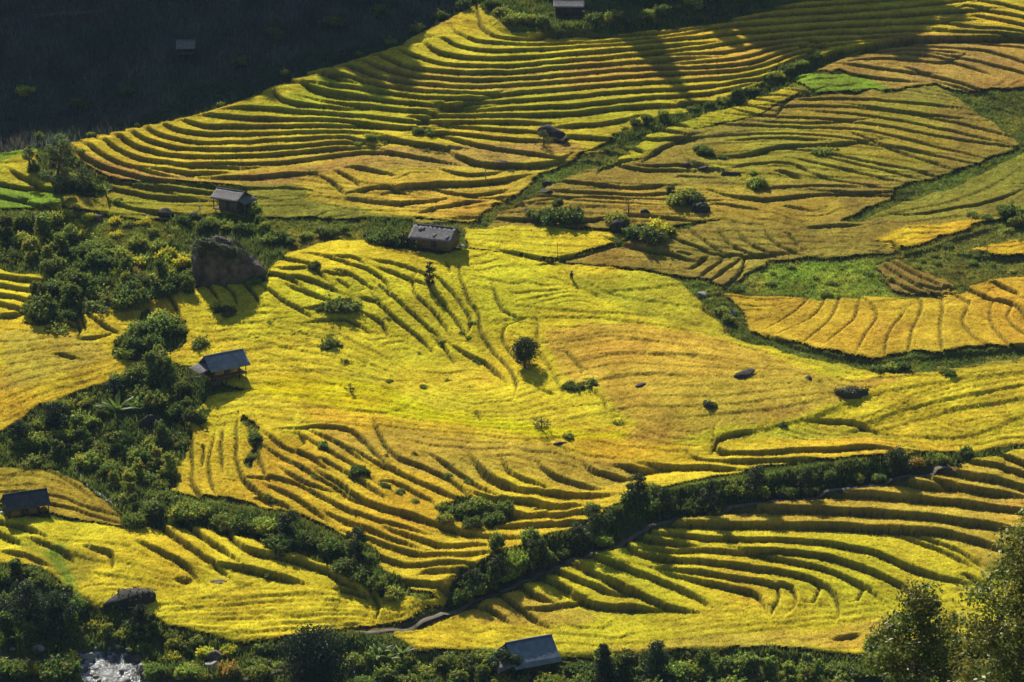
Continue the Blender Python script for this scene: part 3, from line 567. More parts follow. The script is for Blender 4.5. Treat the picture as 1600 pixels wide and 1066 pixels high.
tag(mesh_np('grass', V2, F2, M_GRASS, col=C2), 'dark green shaded grass in the hollow below the maize slope', 'grass', kind='stuff')
# ---------------- unseen ridge, its crest shaped from the shadow edge to shade the valley top ----------------
def crest():
    edge = [(-150,250),(0,240),(60,230),(100,228),(200,202),(300,186),(345,168),(395,172),(428,158),(440,140),(455,128),(490,142),(530,140),(580,152),(635,140),(652,118),(655,80),(680,50),(705,34),(745,2),(780,-22),(840,-14),(880,20),(960,40),(1010,46),(1070,52),(1110,54),(1190,66),(1240,86),(1290,82),(1340,74),(1400,76),(1430,84),(1465,58),(1495,10),(1520,-30),(1700,-90)]
    pts = []
    for px, py in edge:
        x, y = at(px, py); z = float(S0(x, y))+.5; t = (548-y)/SUNV[1]; pts.append((float(x+SUNV[0]*t), z+SUNV[2]*t))
    pts.sort(); return pts
cr = crest(); cx = np.array([p[0] for p in cr]); cz = np.array([p[1] for p in cr])
hx = np.r_[np.linspace(-420, cx[0]-1, 30), np.arange(cx[0], cx[-1], .8), np.linspace(cx[-1]+1, 420, 30)]
hz = np.interp(hx, cx, cz); hz += .5*fbm(hx, hx*0, 2.0, 91, 2)*np.where(hx > 10, 2.2, 1)
prof = [(518, 0), (530, .45), (541, .82), (546, .95), (548, 1), (553, .97), (575, .8), (640, .45), (760, 0)]
V = []; 
for (yy, f) in prof:
    b = S0(hx, np.full_like(hx, yy))-1.5; top = np.maximum(hz, S0(hx, np.full_like(hx, 548.))+1)
    V.append(np.c_[hx, np.full_like(hx, yy), b+(top-S0(hx, np.full_like(hx, 548.)))*f])
Vh = np.vstack(V); n_ = len(hx); ids = np.arange(len(Vh)).reshape(len(prof), n_)
Fh = np.c_[ids[:-1, :-1].ravel(), ids[:-1, 1:].ravel(), ids[1:, 1:].ravel(), ids[1:, :-1].ravel()]
tag(mesh_np('hill', Vh, Fh, M_GROUND, col=np.tile((.05, .08, .02), (len(Vh), 1)), smooth=True), 'unseen wooded ridge with crest shaped to shade the fields, beyond the top of the photo', 'hill', kind='structure')

def ridge_wood():
    Vs = []; Fs = []; off = 0; r = np.random.default_rng(77)
    def one(tipx, tipy, w_, basepx=None, dens=1.0):
        nonlocal off
        x, y = at(tipx, tipy); z = float(S0(x, y)); t = (548-float(y))/SUNV[1]; X = float(x)+SUNV[0]*t; Z = z+SUNV[2]*t
        z0 = float(np.interp(X, hx, hz))-3; h = Z-z0
        n = int(60*h*w_*dens); u = r.uniform(0, 1, n)**.8; rad = w_/2*np.sin(np.pi*(u*.86+.1))**.7*np.sqrt(r.uniform(0, 1, n)); a = r.uniform(0, 6.28, n)
        P = np.c_[X+rad*np.cos(a), 548+rad*np.sin(a)*.8, z0+h*(.08+.92*u)]; s = .38
        d = r.normal(0, 1, (n, 3)); d /= np.linalg.norm(d, axis=1)[:, None]; e = np.cross(d, r.normal(0, 1, (n, 3))); e /= np.linalg.norm(e, axis=1)[:, None]
        V = np.stack([P-d*s, P-e*s*.6, P+d*s, P+e*s*.6], 1).reshape(-1, 3); Vs.append(V); Fs.append(np.arange(4*n, dtype=np.int32).reshape(-1, 4)+off); off += len(V)
    for q in [(1083,168,3.6),(1064,130,4.2),(1040,95,5),(1430,100,6),(1445,92,5),(1275,102,6),(1340,92,5),(1210,92,4),(600,165,4.5),(640,150,4.5),(655,130,4),(530,150,4),(1160,84,4),(1310,88,6),(1390,86,6),(1240,100,5),(430,172,3.5),(395,180,3),(1500,40,6)]: one(*q)
    V = np.vstack(Vs); tag(mesh_np('forest', V, np.vstack(Fs), M_GRASS, col=np.tile((.04, .07, .02), (len(V), 1))), 'tall trees on the ridge beyond the top of the photo', 'forest', kind='stuff')
ridge_wood()
# ================= objects =================
def ico(sub):
    import bmesh
    bm = bmesh.new(); bmesh.ops.create_icosphere(bm, subdivisions=sub, radius=1); V = np.array([v.co[:] for v in bm.verts])
    F = np.array([[v.index for v in f.verts] for f in bm.faces], np.int32); bm.free(); return V, F
ICO1, ICO2, ICO3, ICO4, ICO5 = ico(1), ico(2), ico(3), ico(4), ico(6)
def n3(V, s, seed):
    return (fbm(V[:, 0]*s+V[:, 2]*s*.7, V[:, 1]*s-V[:, 2]*s*.6, 1.0, seed, 3)+fbm(V[:, 2]*s+3.1, V[:, 0]*s*.8+V[:, 1]*s*.5, 1.0, seed+9, 3))*.5
def leaves(pts, nrm, size, col, colvar=.3, n=None, r=None):
    """leaf-sized quads (rhombs) at pts, roughly facing nrm"""
    m = len(pts); r = r or RNG
    d = nrm+r.normal(0, .75, (m, 3)); d /= np.linalg.norm(d, axis=1)[:, None]+1e-6
    t = np.cross(d, r.normal(0, 1, (m, 3))); t /= np.linalg.norm(t, axis=1)[:, None]+1e-6; b = np.cross(d, t)
    s = (size*r.uniform(.6, 1.35, m))[:, None]
    V = np.stack([pts-t*s, pts-b*s*.5+d*s*.12, pts+t*s, pts+b*s*.5+d*s*.12], 1).reshape(-1, 3)
    c = np.asarray(col)*np.ones((m, 3))*(1+r.uniform(-colvar, colvar, (m, 1)))
    return V, np.arange(m*4, dtype=np.int32).reshape(-1, 4), np.repeat(c, 4, 0).clip(.003, .9)
def bush_mesh(seed, kind='round', nl=9, per=230, leaf=.085):
    r = np.random.default_rng(seed); Vs = []; Fs4 = []; Fs3 = []; Cs = []; off = 0
    for k in range(nl):
        a = r.uniform(0, 2*np.pi); q = r.uniform(0, .72)**.7
        h = {'round': .55+.35*(1-q)+r.uniform(-.1, .15), 'tall': r.uniform(.35, 1.9), 'low': .25+.15*(1-q), 'spiky': .5+.5*(1-q)}[kind]
        rr = r.uniform(.30, .52)*(.8 if kind in ('tall', 'spiky') else 1); sq = .8 if kind != 'low' else .55
        if kind == 'tall': q *= .6
        c = np.array([math.cos(a)*q, math.sin(a)*q, h*.9])
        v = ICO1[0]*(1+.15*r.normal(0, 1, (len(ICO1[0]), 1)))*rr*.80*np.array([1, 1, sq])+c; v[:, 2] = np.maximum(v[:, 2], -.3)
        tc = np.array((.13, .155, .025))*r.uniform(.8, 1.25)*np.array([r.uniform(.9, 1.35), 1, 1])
        Vs.append(v); Fs3.append(ICO1[1]+off); Cs.append(np.tile(tc*.5, (len(v), 1))); off += len(v)  # lobe core painted dark, as the shade inside the foliage
        d = r.normal(0, 1, (per, 3)); d /= np.linalg.norm(d, axis=1)[:, None]; d[:, 2] = np.where(d[:, 2] < -.55, -d[:, 2], d[:, 2])
        p = c+d*rr*np.array([1, 1, sq])*(r.uniform(.72, 1.18, (per, 1)))
        nrm = d if kind != 'spiky' else d*.3+np.array([0, 0, 0])
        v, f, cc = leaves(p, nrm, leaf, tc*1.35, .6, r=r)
        if kind == 'spiky': pass
        Vs.append(v); Fs4.append(f+off); Cs.append(cc); off += len(v)
        # shaggy fringe: small sprigs sticking out of the lobe, painted bright as sunlit tips
        for s_ in range(5):
            d = r.normal(0, 1, 3); d[2] = abs(d[2])*.9+.2; d /= np.linalg.norm(d); m = 14
            t = r.uniform(.8, 1.55, (m, 1)); p = c+d*rr*t+r.normal(0, .035, (m, 3))
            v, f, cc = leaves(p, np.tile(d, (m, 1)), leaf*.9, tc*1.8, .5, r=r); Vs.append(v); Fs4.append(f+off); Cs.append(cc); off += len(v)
    return np.vstack(Vs), [np.vstack(Fs3), np.vstack(Fs4)], np.vstack(Cs)
BPROTO = {}
for kd, nn in (('round', 5), ('low', 3), ('tall', 4)):
    BPROTO[kd] = [bush_mesh(100+7*k+len(kd), kd, nl={'round': 10, 'low': 9, 'tall': 9}[kd]) for k in range(nn)]
BMESH = {}
def bush_data(kd, i):
    if (kd, i) not in BMESH:
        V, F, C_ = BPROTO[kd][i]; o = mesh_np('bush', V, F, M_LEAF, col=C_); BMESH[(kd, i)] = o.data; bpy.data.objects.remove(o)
    return BMESH[(kd, i)]
ORD = ['leftmost','second','third','fourth','fifth','sixth','seventh','eighth','ninth','tenth','eleventh','twelfth','thirteenth','fourteenth','fifteenth','sixteenth','seventeenth','eighteenth','nineteenth','twentieth','twenty-first','twenty-second','twenty-third','twenty-fourth','twenty-fifth','twenty-sixth','twenty-seventh','twenty-eighth']
TINTS = {'dark green': (.62, .78, .7), 'green': (.95, 1.15, 1), 'olive green': (1.5, 1.6, 1.2), 'yellow green': (2.6, 2.4, .8), 'brownish': (2.0, 1.35, 1.4), 'blackish green': (.42, .5, .5)}
ALLB = []
def bush(px, py, wpx, kd='round', tint='green', hs=1.0):
    """bush whose base stands at pixel (px,py), about wpx wide in the photo"""
    x, y, z = P3(px, py); d = y*cP-(z-CAMZ)*sP; wm = wpx/FPX*d/2
    o = bpy.data.objects.new('bush', bush_data(kd, random.randrange(len(BPROTO[kd])))); COL.objects.link(o)
    o.location = (x, y, z-.12*wm); s = wm*.92; o.scale = (s*random.uniform(.9, 1.1), s*random.uniform(.85, 1.1), s*hs*random.uniform(.88, 1.12))
    o.rotation_euler = (random.uniform(-.12, .12), random.uniform(-.12, .12), random.uniform(0, 6.28))
    t = TINTS[tint]; k = random.uniform(.85, 1.15); o.color = (t[0]*k, t[1]*k, t[2]*k, 1)
    return [px, py, o, tint, kd, wpx]
SHAPE_ = {'round': 'rounded', 'low': 'low spreading', 'tall': 'tall'}
CLUST = []
def cluster(place, group, items): CLUST.append((place, group, items))
def finish_bushes(limit=285):
    allb = sorted([q for c in CLUST for q in c[2]], key=lambda q: -q[5]*(.8 if q[4] == 'low' else 1)); small = allb[limit:]; sm = {id(q) for q in small}
    Vs = []; F3 = []; F4 = []; Cs = []; off = 0
    for q in small:
        o = q[2]; me = o.data; kd = q[4]; i = [k for k, v in BMESH.items() if v == me][0]; V, F, C_ = BPROTO[i[0]][i[1]]
        bpy.context.view_layer.update(); M = np.array(o.matrix_basis); Vs.append(V@M[:3, :3].T+M[:3, 3]); F3.append(F[0]+off); F4.append(F[1]+off); Cs.append(C_*np.array(o.color[:3])); off += len(V)
        bpy.data.objects.remove(o)
    if small: tag(mesh_np('bushes', np.vstack(Vs), [np.vstack(F3), np.vstack(F4)], M_LEAF, col=np.vstack(Cs)), 'smallest low bushes and weed clumps scattered over the slopes', 'bushes', kind='stuff')
    for place, group, items in CLUST:
        it = sorted([q for q in items if id(q) not in sm], key=lambda q: q[0]); n = len(it)
        for i, (px, py, o, tint, kd, w_) in enumerate(it):
            if n == 1: lab = f'{tint} bush {place}'
            elif i == n-1: lab = f'rightmost bush {place}, {tint}'
            elif i == 0: lab = f'leftmost bush {place}, {tint}'
            else: lab = f'{ORD[i]} bush from left {place}'
            if len(lab.split()) > 16: lab = lab.rsplit(',', 1)[0] if lab.endswith(tint) else lab.replace(' from left', '')
            tag(o, lab, 'bush', group if n > 1 else None)
def inpoly_pts(pl, n, mind):
    P = np.array(poly(pl)).reshape(-1, 2); out = []; tries = 0
    while len(out) < n and tries < 6000:
        tries += 1; p = np.array([random.uniform(P[:, 0].min(), P[:, 0].max()), random.uniform(P[:, 1].min(), P[:, 1].max())])
        if not pip(np.array([p[0]]), np.array([p[1]]), poly(pl))[0]: continue
        if all(math.hypot(p[0]-q[0], (p[1]-q[1])*1.6) > mind for q in out): out.append(tuple(p))
    return out
MIX = ['green', 'green', 'dark green', 'olive green', 'olive green', 'green']
def thicket(place, group, pl, n, mind, w0, w1, tints=MIX, kinds=('round', 'round', 'tall', 'low'), hs=1.0):
    cluster(place, group, [bush(px, py, random.uniform(w0, w1), random.choice(kinds), random.choice(tints), hs) for px, py in inpoly_pts(pl, n, mind)])
def row(place, group, pts, tints=MIX, kinds=('round',), hs=1.0):
    if 'hedge beside the footpath' in place or 'hedge by the footpath' in place: pts = [(p[0], p[1]-(9 if p[0] > 950 else 6), p[2]*(.85 if p[0] > 950 else 1))+tuple(p[3:]) for p in pts]
    cluster(place, group, [bush(p[0], p[1], p[2], (p[4] if len(p) > 4 else random.choice(kinds)), (p[3] if len(p) > 3 and p[3] else random.choice(tints)), hs) for p in pts])

# ---- thickets on the left ----
thicket('in the thicket at the left edge above the stepped rice', 'bushes in the upper left thicket', "0 350 110 360 120 420 80 440 60 425 0 420", 16, 22, 34, 56)
thicket('in the dense thicket left of the yellow shrubs', 'bushes in the upper left thicket', "120 385 200 400 210 480 130 495 60 505 50 480 100 450", 18, 22, 38, 60, ['green', 'dark green', 'dark green'])
thicket('on the weedy slope above the yellow shrubs', 'bushes on the weedy slope', "60 325 290 340 290 362 120 385 60 345", 13, 24, 22, 40, ['green', 'olive green', 'olive green', 'yellow green'], ('low', 'round', 'low'))
thicket('in the yellow leaved patch left of the tall boulder', 'yellow leaved shrubs', "165 415 215 385 295 395 300 430 250 440 190 448", 14, 19, 28, 42, ['yellow green', 'yellow green', 'brownish', 'olive green'], ('low', 'round'))
thicket('below the yellow leaved patch and left of the boulder shadow', 'bushes under the yellow leaved shrubs', "180 455 250 448 300 445 300 462 240 478 200 490", 9, 22, 38, 56, ['green', 'dark green'])
row('on the big overgrown rock mound above the stilt hut', 'bushes on the overgrown mound', [(205,548,44,'dark green'),(228,530,56),(255,522,58),(200,560,34),(240,545,48,'dark green'),(272,525,40),(215,505+20,40),(250,505,36,'olive green')])
row('in the clump at the foot of the left thicket', 'bushes at the thicket foot', [(66,500,44),(88,520,44,'olive green','low'),(50,490,34),(110,500,34,'dark green')])
# large thicket under the stilt hut
thicket('in the bank between the orange slope and the banana plant', 'bushes in the bank below the orange slope', "20 690 70 648 140 625 175 640 150 680 110 720 40 735", 19, 20, 32, 52, ['green', 'dark green', 'olive green', 'green'])
thicket('on the overgrown bluff just left of the stilt hut', 'bushes on the bluff by the stilt hut', "185 608 240 585 290 596 300 622 262 640 205 640", 10, 24, 44, 64, ['dark green', 'green'])
thicket('on the shaded side of the bluff below the stilt hut', 'bushes on the bluff by the stilt hut', "255 655 305 640 300 690 270 715 240 700", 6, 22, 30, 44, ['dark green'])
thicket('in the sunny scrub below the banana plant', 'bushes in the scrub below the banana plant', "130 700 240 690 275 730 262 790 215 815 165 775 135 735", 22, 20, 28, 46, ['green', 'olive green', 'olive green', 'green'], ('round', 'low', 'tall'))
# hedge row running down from the scrub
row('in the dark bush row between the two step fields', 'bushes in the dark row', [(215,825,50),(245,812,56,'dark green'),(285,815,46),(310,812,44),(345,830,50),(375,835,52,'dark green'),(410,836,52),(447,838,44,'dark green','tall'),(440,862,56,'dark green'),(478,858,52,'dark green'),(515,870,56,'dark green'),(552,872,46,None,'tall'),(545,895,50,'dark green'),(568,910,44),(590,925,48),(610,938,38),(560,845,34,'dark green','tall'),(575,880,30)])
row('in the clump in the middle of the orange steps', 'bushes in the mid step clump', [(700,820,34),(722,808,46),(748,805,44,'olive green'),(772,822,42),(790,812,34),(738,828,36,'dark green'),(690,800,26)])
row('on the steps beneath the orange slope', 'small bushes on the steps', [(562,745,34,'dark green'),(400,690,24,'dark green'),(600,765,24),(625,775,22),(650,790,22,'olive green'),(505,700,20),(660,715,20,'olive green','low'),(395,722,22),(600,700,18,'olive green','low')])
# hedge above the footpath
row('in the lower hedge beside the footpath', 'bushes in the hedge above the footpath', [(722,925,34,'dark green'),(745,915,46),(765,905,44,'dark green'),(790,895,44),(812,892,54),(838,888,50,'olive green'),(855,872,44,'dark green'),(828,868,40),(780,880,40)], hs=1.45)
row('in the upper hedge by the footpath, right of the forked tree', 'bushes in the hedge above the footpath', [(960,812,40,'dark green'),(995,805,56,'dark green'),(1035,800,54),(1020,782,34),(1075,790,48,'dark green'),(1110,786,42),(1148,778,46),(1190,774,44,'olive green'),(1230,768,46),(1265,764,36,'dark green'),(1300,760,40),(1340,754,36,'olive green'),(1372,748,38),(1405,742,52,'olive green'),(1432,735,38,'brownish'),(1470,732,30),(1510,722,34,'dark green')], hs=1.05)
row('along the middle of the path bank, between its two hedges', 'bushes in the hedge above the footpath', [(880,868,34,'dark green'),(905,845,34,'dark green'),(940,832,38),(925,805,34)])
# bushes among rocks, middle and upper right
row('in the bush clump on the olive slope left of the mushroom shaped bush', 'bushes among the rocks of the olive slope', [(845,349,40),(870,354,56,'dark green'),(895,349,46,'dark green'),(872,338,36,'dark green','tall'),(832,342,28)])
row('around the dark hollow on the upper middle slope', 'bushes among the rocks of the olive slope', [(967,356,46,'olive green'),(1010,382,62,'dark green'),(1020,370,52,'yellow green'),(990,372,34),(1045,368,28,'olive green'),(1046,306,24,'dark green','tall'),(1065,322,44),(1088,325,44,'blackish green'),(1078,310,34)])
row('by the rocks on the upper ridged slope', 'bushes on the ridged slope', [(1095,238,26,'green'),(1102,245,30,'dark green'),(1126,252,20,'dark green'),(1176,275,18),(1184,296,34,'olive green'),(1282,242,36,'green','low'),(1300,238,22,'dark green','low')])
row('on the grassy ledge under the fan shaped field', 'bushes on the grassy ledge', [(1372,584,28),(1392,582,30,'olive green'),(1410,578,28),(1470,585,24,'olive green'),(1485,590,26,'dark green'),(1586,568,26,'green','low'),(1150,455,30,'dark green','low'),(1128,495,28,'olive green'),(1138,505,26)])
row('in the weeds at the right edge above the edge field', 'bushes at the right edge', [(1520,340,30,'green','low'),(1540,345,24),(1580,345,44,'dark green'),(1597,352,40),(1565,330,24,'olive green')])
row('beside the lone round tree', 'small bushes near the lone tree', [(905,612,44,'dark green','low'),(890,610,26,'dark green'),(922,606,26),(835,575,16),(720,525,16,'dark green'),(968,665,24,'olive green','low'),(888,688,22),(1112,636,30,'dark green','low'),(1222,668,18),(1185,586,18,'green','low')])
row('in the yellow field, low weed tufts', 'weed tufts in the yellow field', [(515,543,44,'dark green','low'),(540,572,24,'blackish green','low'),(312,542,42,'dark green','low'),(492,420,22,'dark green'),(530,484,60,'dark green','low'),(500,486,26,'dark green','low'),(745,568,24,'dark green','low'),(420,570,14,'olive green','low'),(376,556,16,'dark green'),(556,478,28,'dark green','low'),(350,490,48,'blackish green','low'),(320,648,20,'green'),(355,645,14,'green','low'),(365,962,20,'olive green','low')])
row('in the hedge left of the grey plank hut', 'bushes beside the grey plank hut', [(588,382,34),(606,378,40),(632,384,44,'dark green'),(618,386,44,'dark green'),(648,388,30,'dark green'),(580,372,26,'dark green')])
row('in the row between the tall boulder and the hedge', 'bushes in the row right of the boulder', [(422,382,34),(440,378,34,'dark green'),(455,383,26),(478,375,26,'olive green'),(500,370,28),(518,372,26,'dark green'),(540,366,24),(395,335,34,'olive green'),(405,350,26),(300,345,26),(285,355,30,'dark green'),(330,352,26),(415,362,26,'olive green'),(298,438,34,'green'),(310,446,26,'dark green'),(408,440,24,'dark green'),(398,447,26,'green'),(322,362,36,'dark green'),(352,360,34,'olive green'),(380,366,32,'dark green')])
row('in the hedge under the highest hut', 'bushes in the top hedge', [(768,18,36),(785,30,36),(805,40,38,'olive green'),(828,44,38),(850,46,34),(868,50,28,'dark green'),(930,40,34,'dark green'),(958,38,36,'olive green'),(985,40,34),(1010,32,30,'olive green'),(1035,26,32),(1062,22,32),(1085,15,34,'olive green'),(1110,10,36),(1135,4,36),(760,4,30),(1000,8,40,'dark green'),(1040,4,44,'dark green')])
row('along the dark gully between the long terraces and the stepped plots', 'bushes in the gully line', [(975,205,22,'dark green'),(990,198,22),(1010,190,24,'dark green'),(1038,186,24),(1060,180,22),(1085,176,26,'dark green'),(1108,170,24),(1130,160,26),(1152,150,26,'dark green'),(1172,142,26),(1192,135,26,'dark green'),(1212,128,26),(1230,116,26,'dark green'),(1252,106,24),(1275,98,22)], kinds=('round', 'low'))
row('in the short bush line above the rough rice', 'bushes above the rough rice', [(580,225,26),(600,228,26,'dark green','low'),(655,212,26,'dark green'),(672,215,24),(688,243,22,'dark green','low'),(665,240,20,'dark green','low'),(560,230,20),(545,215,16,'dark green'),(760,262,20,'dark green','low'),(800,272,20,'dark green','low'),(490,275,20,'dark green','low')])
# left foot of the spur
row('around the slender trees at the left foot of the spur', 'bushes at the foot of the spur', [(56,272,30,'dark green'),(75,282,30),(98,290,44),(118,292,36,'olive green'),(135,298,34),(150,302,26,'dark green'),(165,300,26),(128,240,14,'olive green'),(44,240,16,'olive green'),(62,218,20,'olive green'),(185,318,18),(90,300,24,'dark green'),(38,355,36,'dark green'),(62,350,36,'blackish green'),(90,345,34,'dark green')])
# bottom left by the stream
thicket('on the bank left of the overgrown rocks, above the stream', 'bushes on the stream bank', "0 900 50 905 100 945 130 965 110 1005 40 1010 0 1000", 18, 22, 36, 60, ['green', 'dark green', 'green'], ('round', 'tall'))
thicket('between the yellow field and the stream', 'bushes on the stream bank', "140 985 240 990 330 1010 430 1020 440 1050 330 1040 245 1030 200 1010", 17, 21, 26, 42, ['green', 'olive green', 'yellow green', 'dark green'])
row('at the water, in front of the stream', 'bushes on the stream bank', [(20,1060,60,'green'),(55,1050,44,'yellow green','low'),(95,1066,74,'dark green'),(80,1050,50,'yellow green','low'),(112,1035,30,'yellow green'),(245,1072,44,'green'),(300,1075,50,'olive green'),(215,1000,50,'dark green'),(240,985,40,'dark green','tall'),(410,1075,50,'green'),(360,1070,44,'brownish')])
# bottom strip
def strip(place, x0, x1, y0, y1, n, w0, w1, tints=MIX, kinds=('round', 'tall', 'round')):
    it = []
    for k in range(n): it.append(bush(x0+(x1-x0)*(k+random.uniform(.1, .9))/n, random.uniform(y0, y1), random.uniform(w0, w1), random.choice(kinds), random.choice(tints)))
    cluster(place, 'bushes along the lower edge', it)
strip('in the lower row between the round dark tree and the low hut', 540, 770, 1042, 1085, 14, 40, 66)
strip('at the foot of the low blue roofed hut', 770, 925, 1062, 1080, 7, 34, 50, ['green', 'olive green'])
strip('in the back lower edge row right of the low hut', 900, 1380, 1056, 1072, 20, 44, 64)
strip('in the front lower edge row right of the low hut', 880, 1600, 1098, 1125, 17, 60, 86, ['green', 'dark green'])
strip('between the two big leafy trees at lower right', 1370, 1600, 1010, 1045, 9, 44, 66, ['dark green', 'green'])

row('along the shaded rim of the golden spur', 'bushes on the spur rim', [(142,214,16,'olive green'),(215,200,14,'dark green'),(345,166,16,'olive green'),(405,150,18,'dark green'),(448,122,20,'dark green'),(560,92,22,'dark green'),(610,72,24,'green'),(655,52,28,'green'),(690,32,32,'dark green'),(722,16,36,'dark green'),(738,4,34,'green')])
row('on the shaded maize slope at top left', 'bushes on the shaded slope', [(38,150,34,'yellow green'),(120,175,34,'dark green'),(200,150,30,'dark green'),(430,60,34,'dark green'),(520,45,40,'dark green'),(380,105,34,'dark green'),(600,30,40,'dark green')])
thicket('among the orange steps', 'weed clumps on the steps', "400 700 480 690 640 690 760 760 780 820 700 900 560 850 420 790", 34, 16, 10, 19, MIX, ('low', 'round'))
thicket('in the lower left field', 'weed clumps in the lower left field', "20 830 180 840 400 870 600 960 400 1000 250 985 100 920", 12, 30, 9, 17, MIX, ('low',))
thicket('in the yellow field', 'weed clumps in the yellow field', "420 420 620 400 820 520 960 620 840 660 480 620 330 560", 22, 34, 8, 18, MIX, ('low', 'round'))
thicket('on the olive slope', 'weed clumps on the olive slope', "960 280 1100 210 1450 170 1540 220 1380 300 1300 340 900 350", 16, 40, 8, 18, MIX, ('low',))
thicket('in the bright grass patch', 'weed clumps in the bright grass', "1210 420 1370 408 1500 380 1600 350 1610 430 1500 450 1280 468 1190 455", 30, 14, 10, 24, ['green', 'green', 'olive green'], ('low',))
finish_bushes()
# ---------------- trees ----------------
def tube(path, rad, n=7):
    path = np.array(path, float); V = []; F = []
    for i, p in enumerate(path):
        t = path[min(i+1, len(path)-1)]-path[max(i-1, 0)]; t /= np.linalg.norm(t)+1e-9
        u = np.cross(t, [0.31, .95, .05]); u /= np.linalg.norm(u); v = np.cross(t, u)
        for k in range(n):
            a = 2*np.pi*k/n; V.append(p+rad[i]*(math.cos(a)*u+math.sin(a)*v))
    for i in range(len(path)-1):
        for k in range(n):
            F.append((i*n+k, i*n+(k+1) % n, (i+1)*n+(k+1) % n, (i+1)*n+k))
    return np.array(V), np.array(F, np.int32)
def join(parts):
    V = []; F = []; o = 0
    for v, f in parts: V.append(v); F.append(f+o); o += len(v)
    return np.vstack(V), np.vstack(F)
def tree(px, py, h, w, label, bare=.35, nleaf=2600, leaf=.11, col=(.05, .085, .016), name='tree', cat='tree', seed=1, clumps=16, pos=None, matl=None, trunk=.05, cl=(.13, .24), group=None, shape='round', dens=.5):
    r = np.random.default_rng(seed)
    x, y, z = pos or P3(px, py); root = empty(name, (x, y, z-.1)); tag(root, label, cat, group)
    lean = r.normal(0, .05, 2)*h; tr = trunk*h**.8+.03
    k = 7; path = [(lean[0]*t**1.4+r.normal(0, .012)*h*(0 < t < 1), lean[1]*t+r.normal(0, .012)*h*(0 < t < 1), h*.93*t) for t in np.linspace(0, 1, k)]
    parts = [tube(path, [tr*(1-.82*t) for t in np.linspace(0, 1, k)])]
    cen = []
    for i in range(clumps):
        t = bare+(1-bare)*(i+.5)/clumps; a = i*2.4+r.uniform(-.4, .4)
        prof = {'round': math.sin(math.pi*min(1, (t-bare)/(1-bare)*.88+.1))**.6, 'cone': 1.05-(t-bare)/(1-bare)*.85, 'slim': .8}[shape]
        rad = w/2*prof*r.uniform(.35, .95); b0 = np.array(path[0])*0
        base = np.array([np.interp(t*.9, np.linspace(0, 1, k), [q[c] for q in path]) for c in range(3)])
        c = base+np.array([math.cos(a)*rad, math.sin(a)*rad, h*.07*r.uniform(-.3, 1.4)])
        c[2] = min(c[2], h*.97); mid = (base+c)/2+np.array([0, 0, -.02*h])
        parts.append(tube([base, mid, c], [tr*.35*(1.1-t*.7), tr*.22*(1.1-t*.7), tr*.06], 5)); cen.append((c, w*r.uniform(*cl)))
    V, F = join(parts); mesh_np('trunk', V, F, M_BARK, parent=root, smooth=True)
    Vs = []; Fs = []; Cs = []; off = 0; per = max(20, nleaf//clumps)
    for c, cr_ in cen:
        d = r.normal(0, 1, (per, 3)); d /= np.linalg.norm(d, axis=1)[:, None]
        p = c+d*cr_*np.array([1, 1, .75])*(r.uniform(0, 1, (per, 1))**dens)*1.15
        cc = np.array(col)*r.uniform(.75, 1.3)*np.array([r.uniform(.85, 1.3), 1, 1])
        v, f, q = leaves(p, d+np.array([0, 0, .4]), leaf, cc, .4, r=r); Vs.append(v); Fs.append(f+off); Cs.append(q); off += len(v)
    mesh_np('crown', np.vstack(Vs), np.vstack(Fs), matl or M_LEAF, parent=root, col=np.vstack(Cs))
    return root
tree(92,302,10.4,4.8,'slender two-tiered tree at the left foot of the golden spur',.2,6500,.16,(.15,.19,.06),seed=3,clumps=20,shape='slim')
tree(48,272,5.0,2.2,'small thin tree left of the slender two-tiered tree',.45,900,.15,(.15,.19,.06),seed=4,clumps=9)
tree(132,300,4.2,3.2,'low spreading tree right of the slender two-tiered tree',.3,1400,.14,(.10,.13,.04),seed=5,clumps=11)
tree(670,452,4.3,2.0,'thin upright tree with dark crown standing in the yellow terraces',.2,1300,.12,(.03,.05,.014),seed=6,clumps=12,shape='slim')
tree(820,578,5.1,3.9,'lone round dense tree on the yellow field with a dark shadow',.28,4600,.13,(.03,.055,.014),seed=7,clumps=26,dens=.35)
tree(847,676,2.5,3.1,'sparse small tree with thin branches at the bottom of the yellow slope',.3,420,.11,(.09,.12,.035),seed=8,clumps=12)
tree(548,618,1.9,1.7,'tiny sparse sapling alone in the yellow field below the stilt hut',.3,260,.10,(.07,.09,.025),seed=9,clumps=8)
tree(850,232,3.6,2.4,'pale feathery sapling in front of the big dark rock',.3,700,.11,(.10,.12,.04),seed=10,clumps=12)
tree(925,838,6.2,4.6,'forked tree with curled pale crown in the hedge gap above the footpath',.35,2800,.14,(.055,.09,.022),seed=11,clumps=12)
tree(982,345,3.6,2.6,'wispy leafless looking sapling behind the mushroom shaped bush',.3,260,.10,(.11,.10,.05),seed=12,clumps=10)
tree(448,850,5.2,2.8,'upright dark tree in the bush row below the orange steps',.2,2600,.14,(.035,.06,.018),seed=13,clumps=14,shape='slim')
tree(556,885,5.6,2.4,'tall narrow dark tree at the right end of the bush row',.15,2600,.14,(.035,.06,.018),seed=14,clumps=14,shape='slim')
tree(90,672,4.6,3.2,'dark leafy tree on the rim of the thicket against the orange slope',.3,2600,.14,(.035,.06,.018),seed=15,clumps=14)
tree(180,625,3.4,2.4,'small dark tree sticking up above the banana plant',.3,1500,.14,(.03,.055,.018),seed=16,clumps=10)
tree(28,700,4.0,2.8,'dark leafy tree at the left end of the thicket rim',.3,2200,.14,(.035,.06,.018),seed=17,clumps=12)
tree(45,990,7.0,5.6,'broad dark tree on the stream bank at the lower left edge',.25,5200,.15,(.035,.06,.022),seed=18,clumps=22)
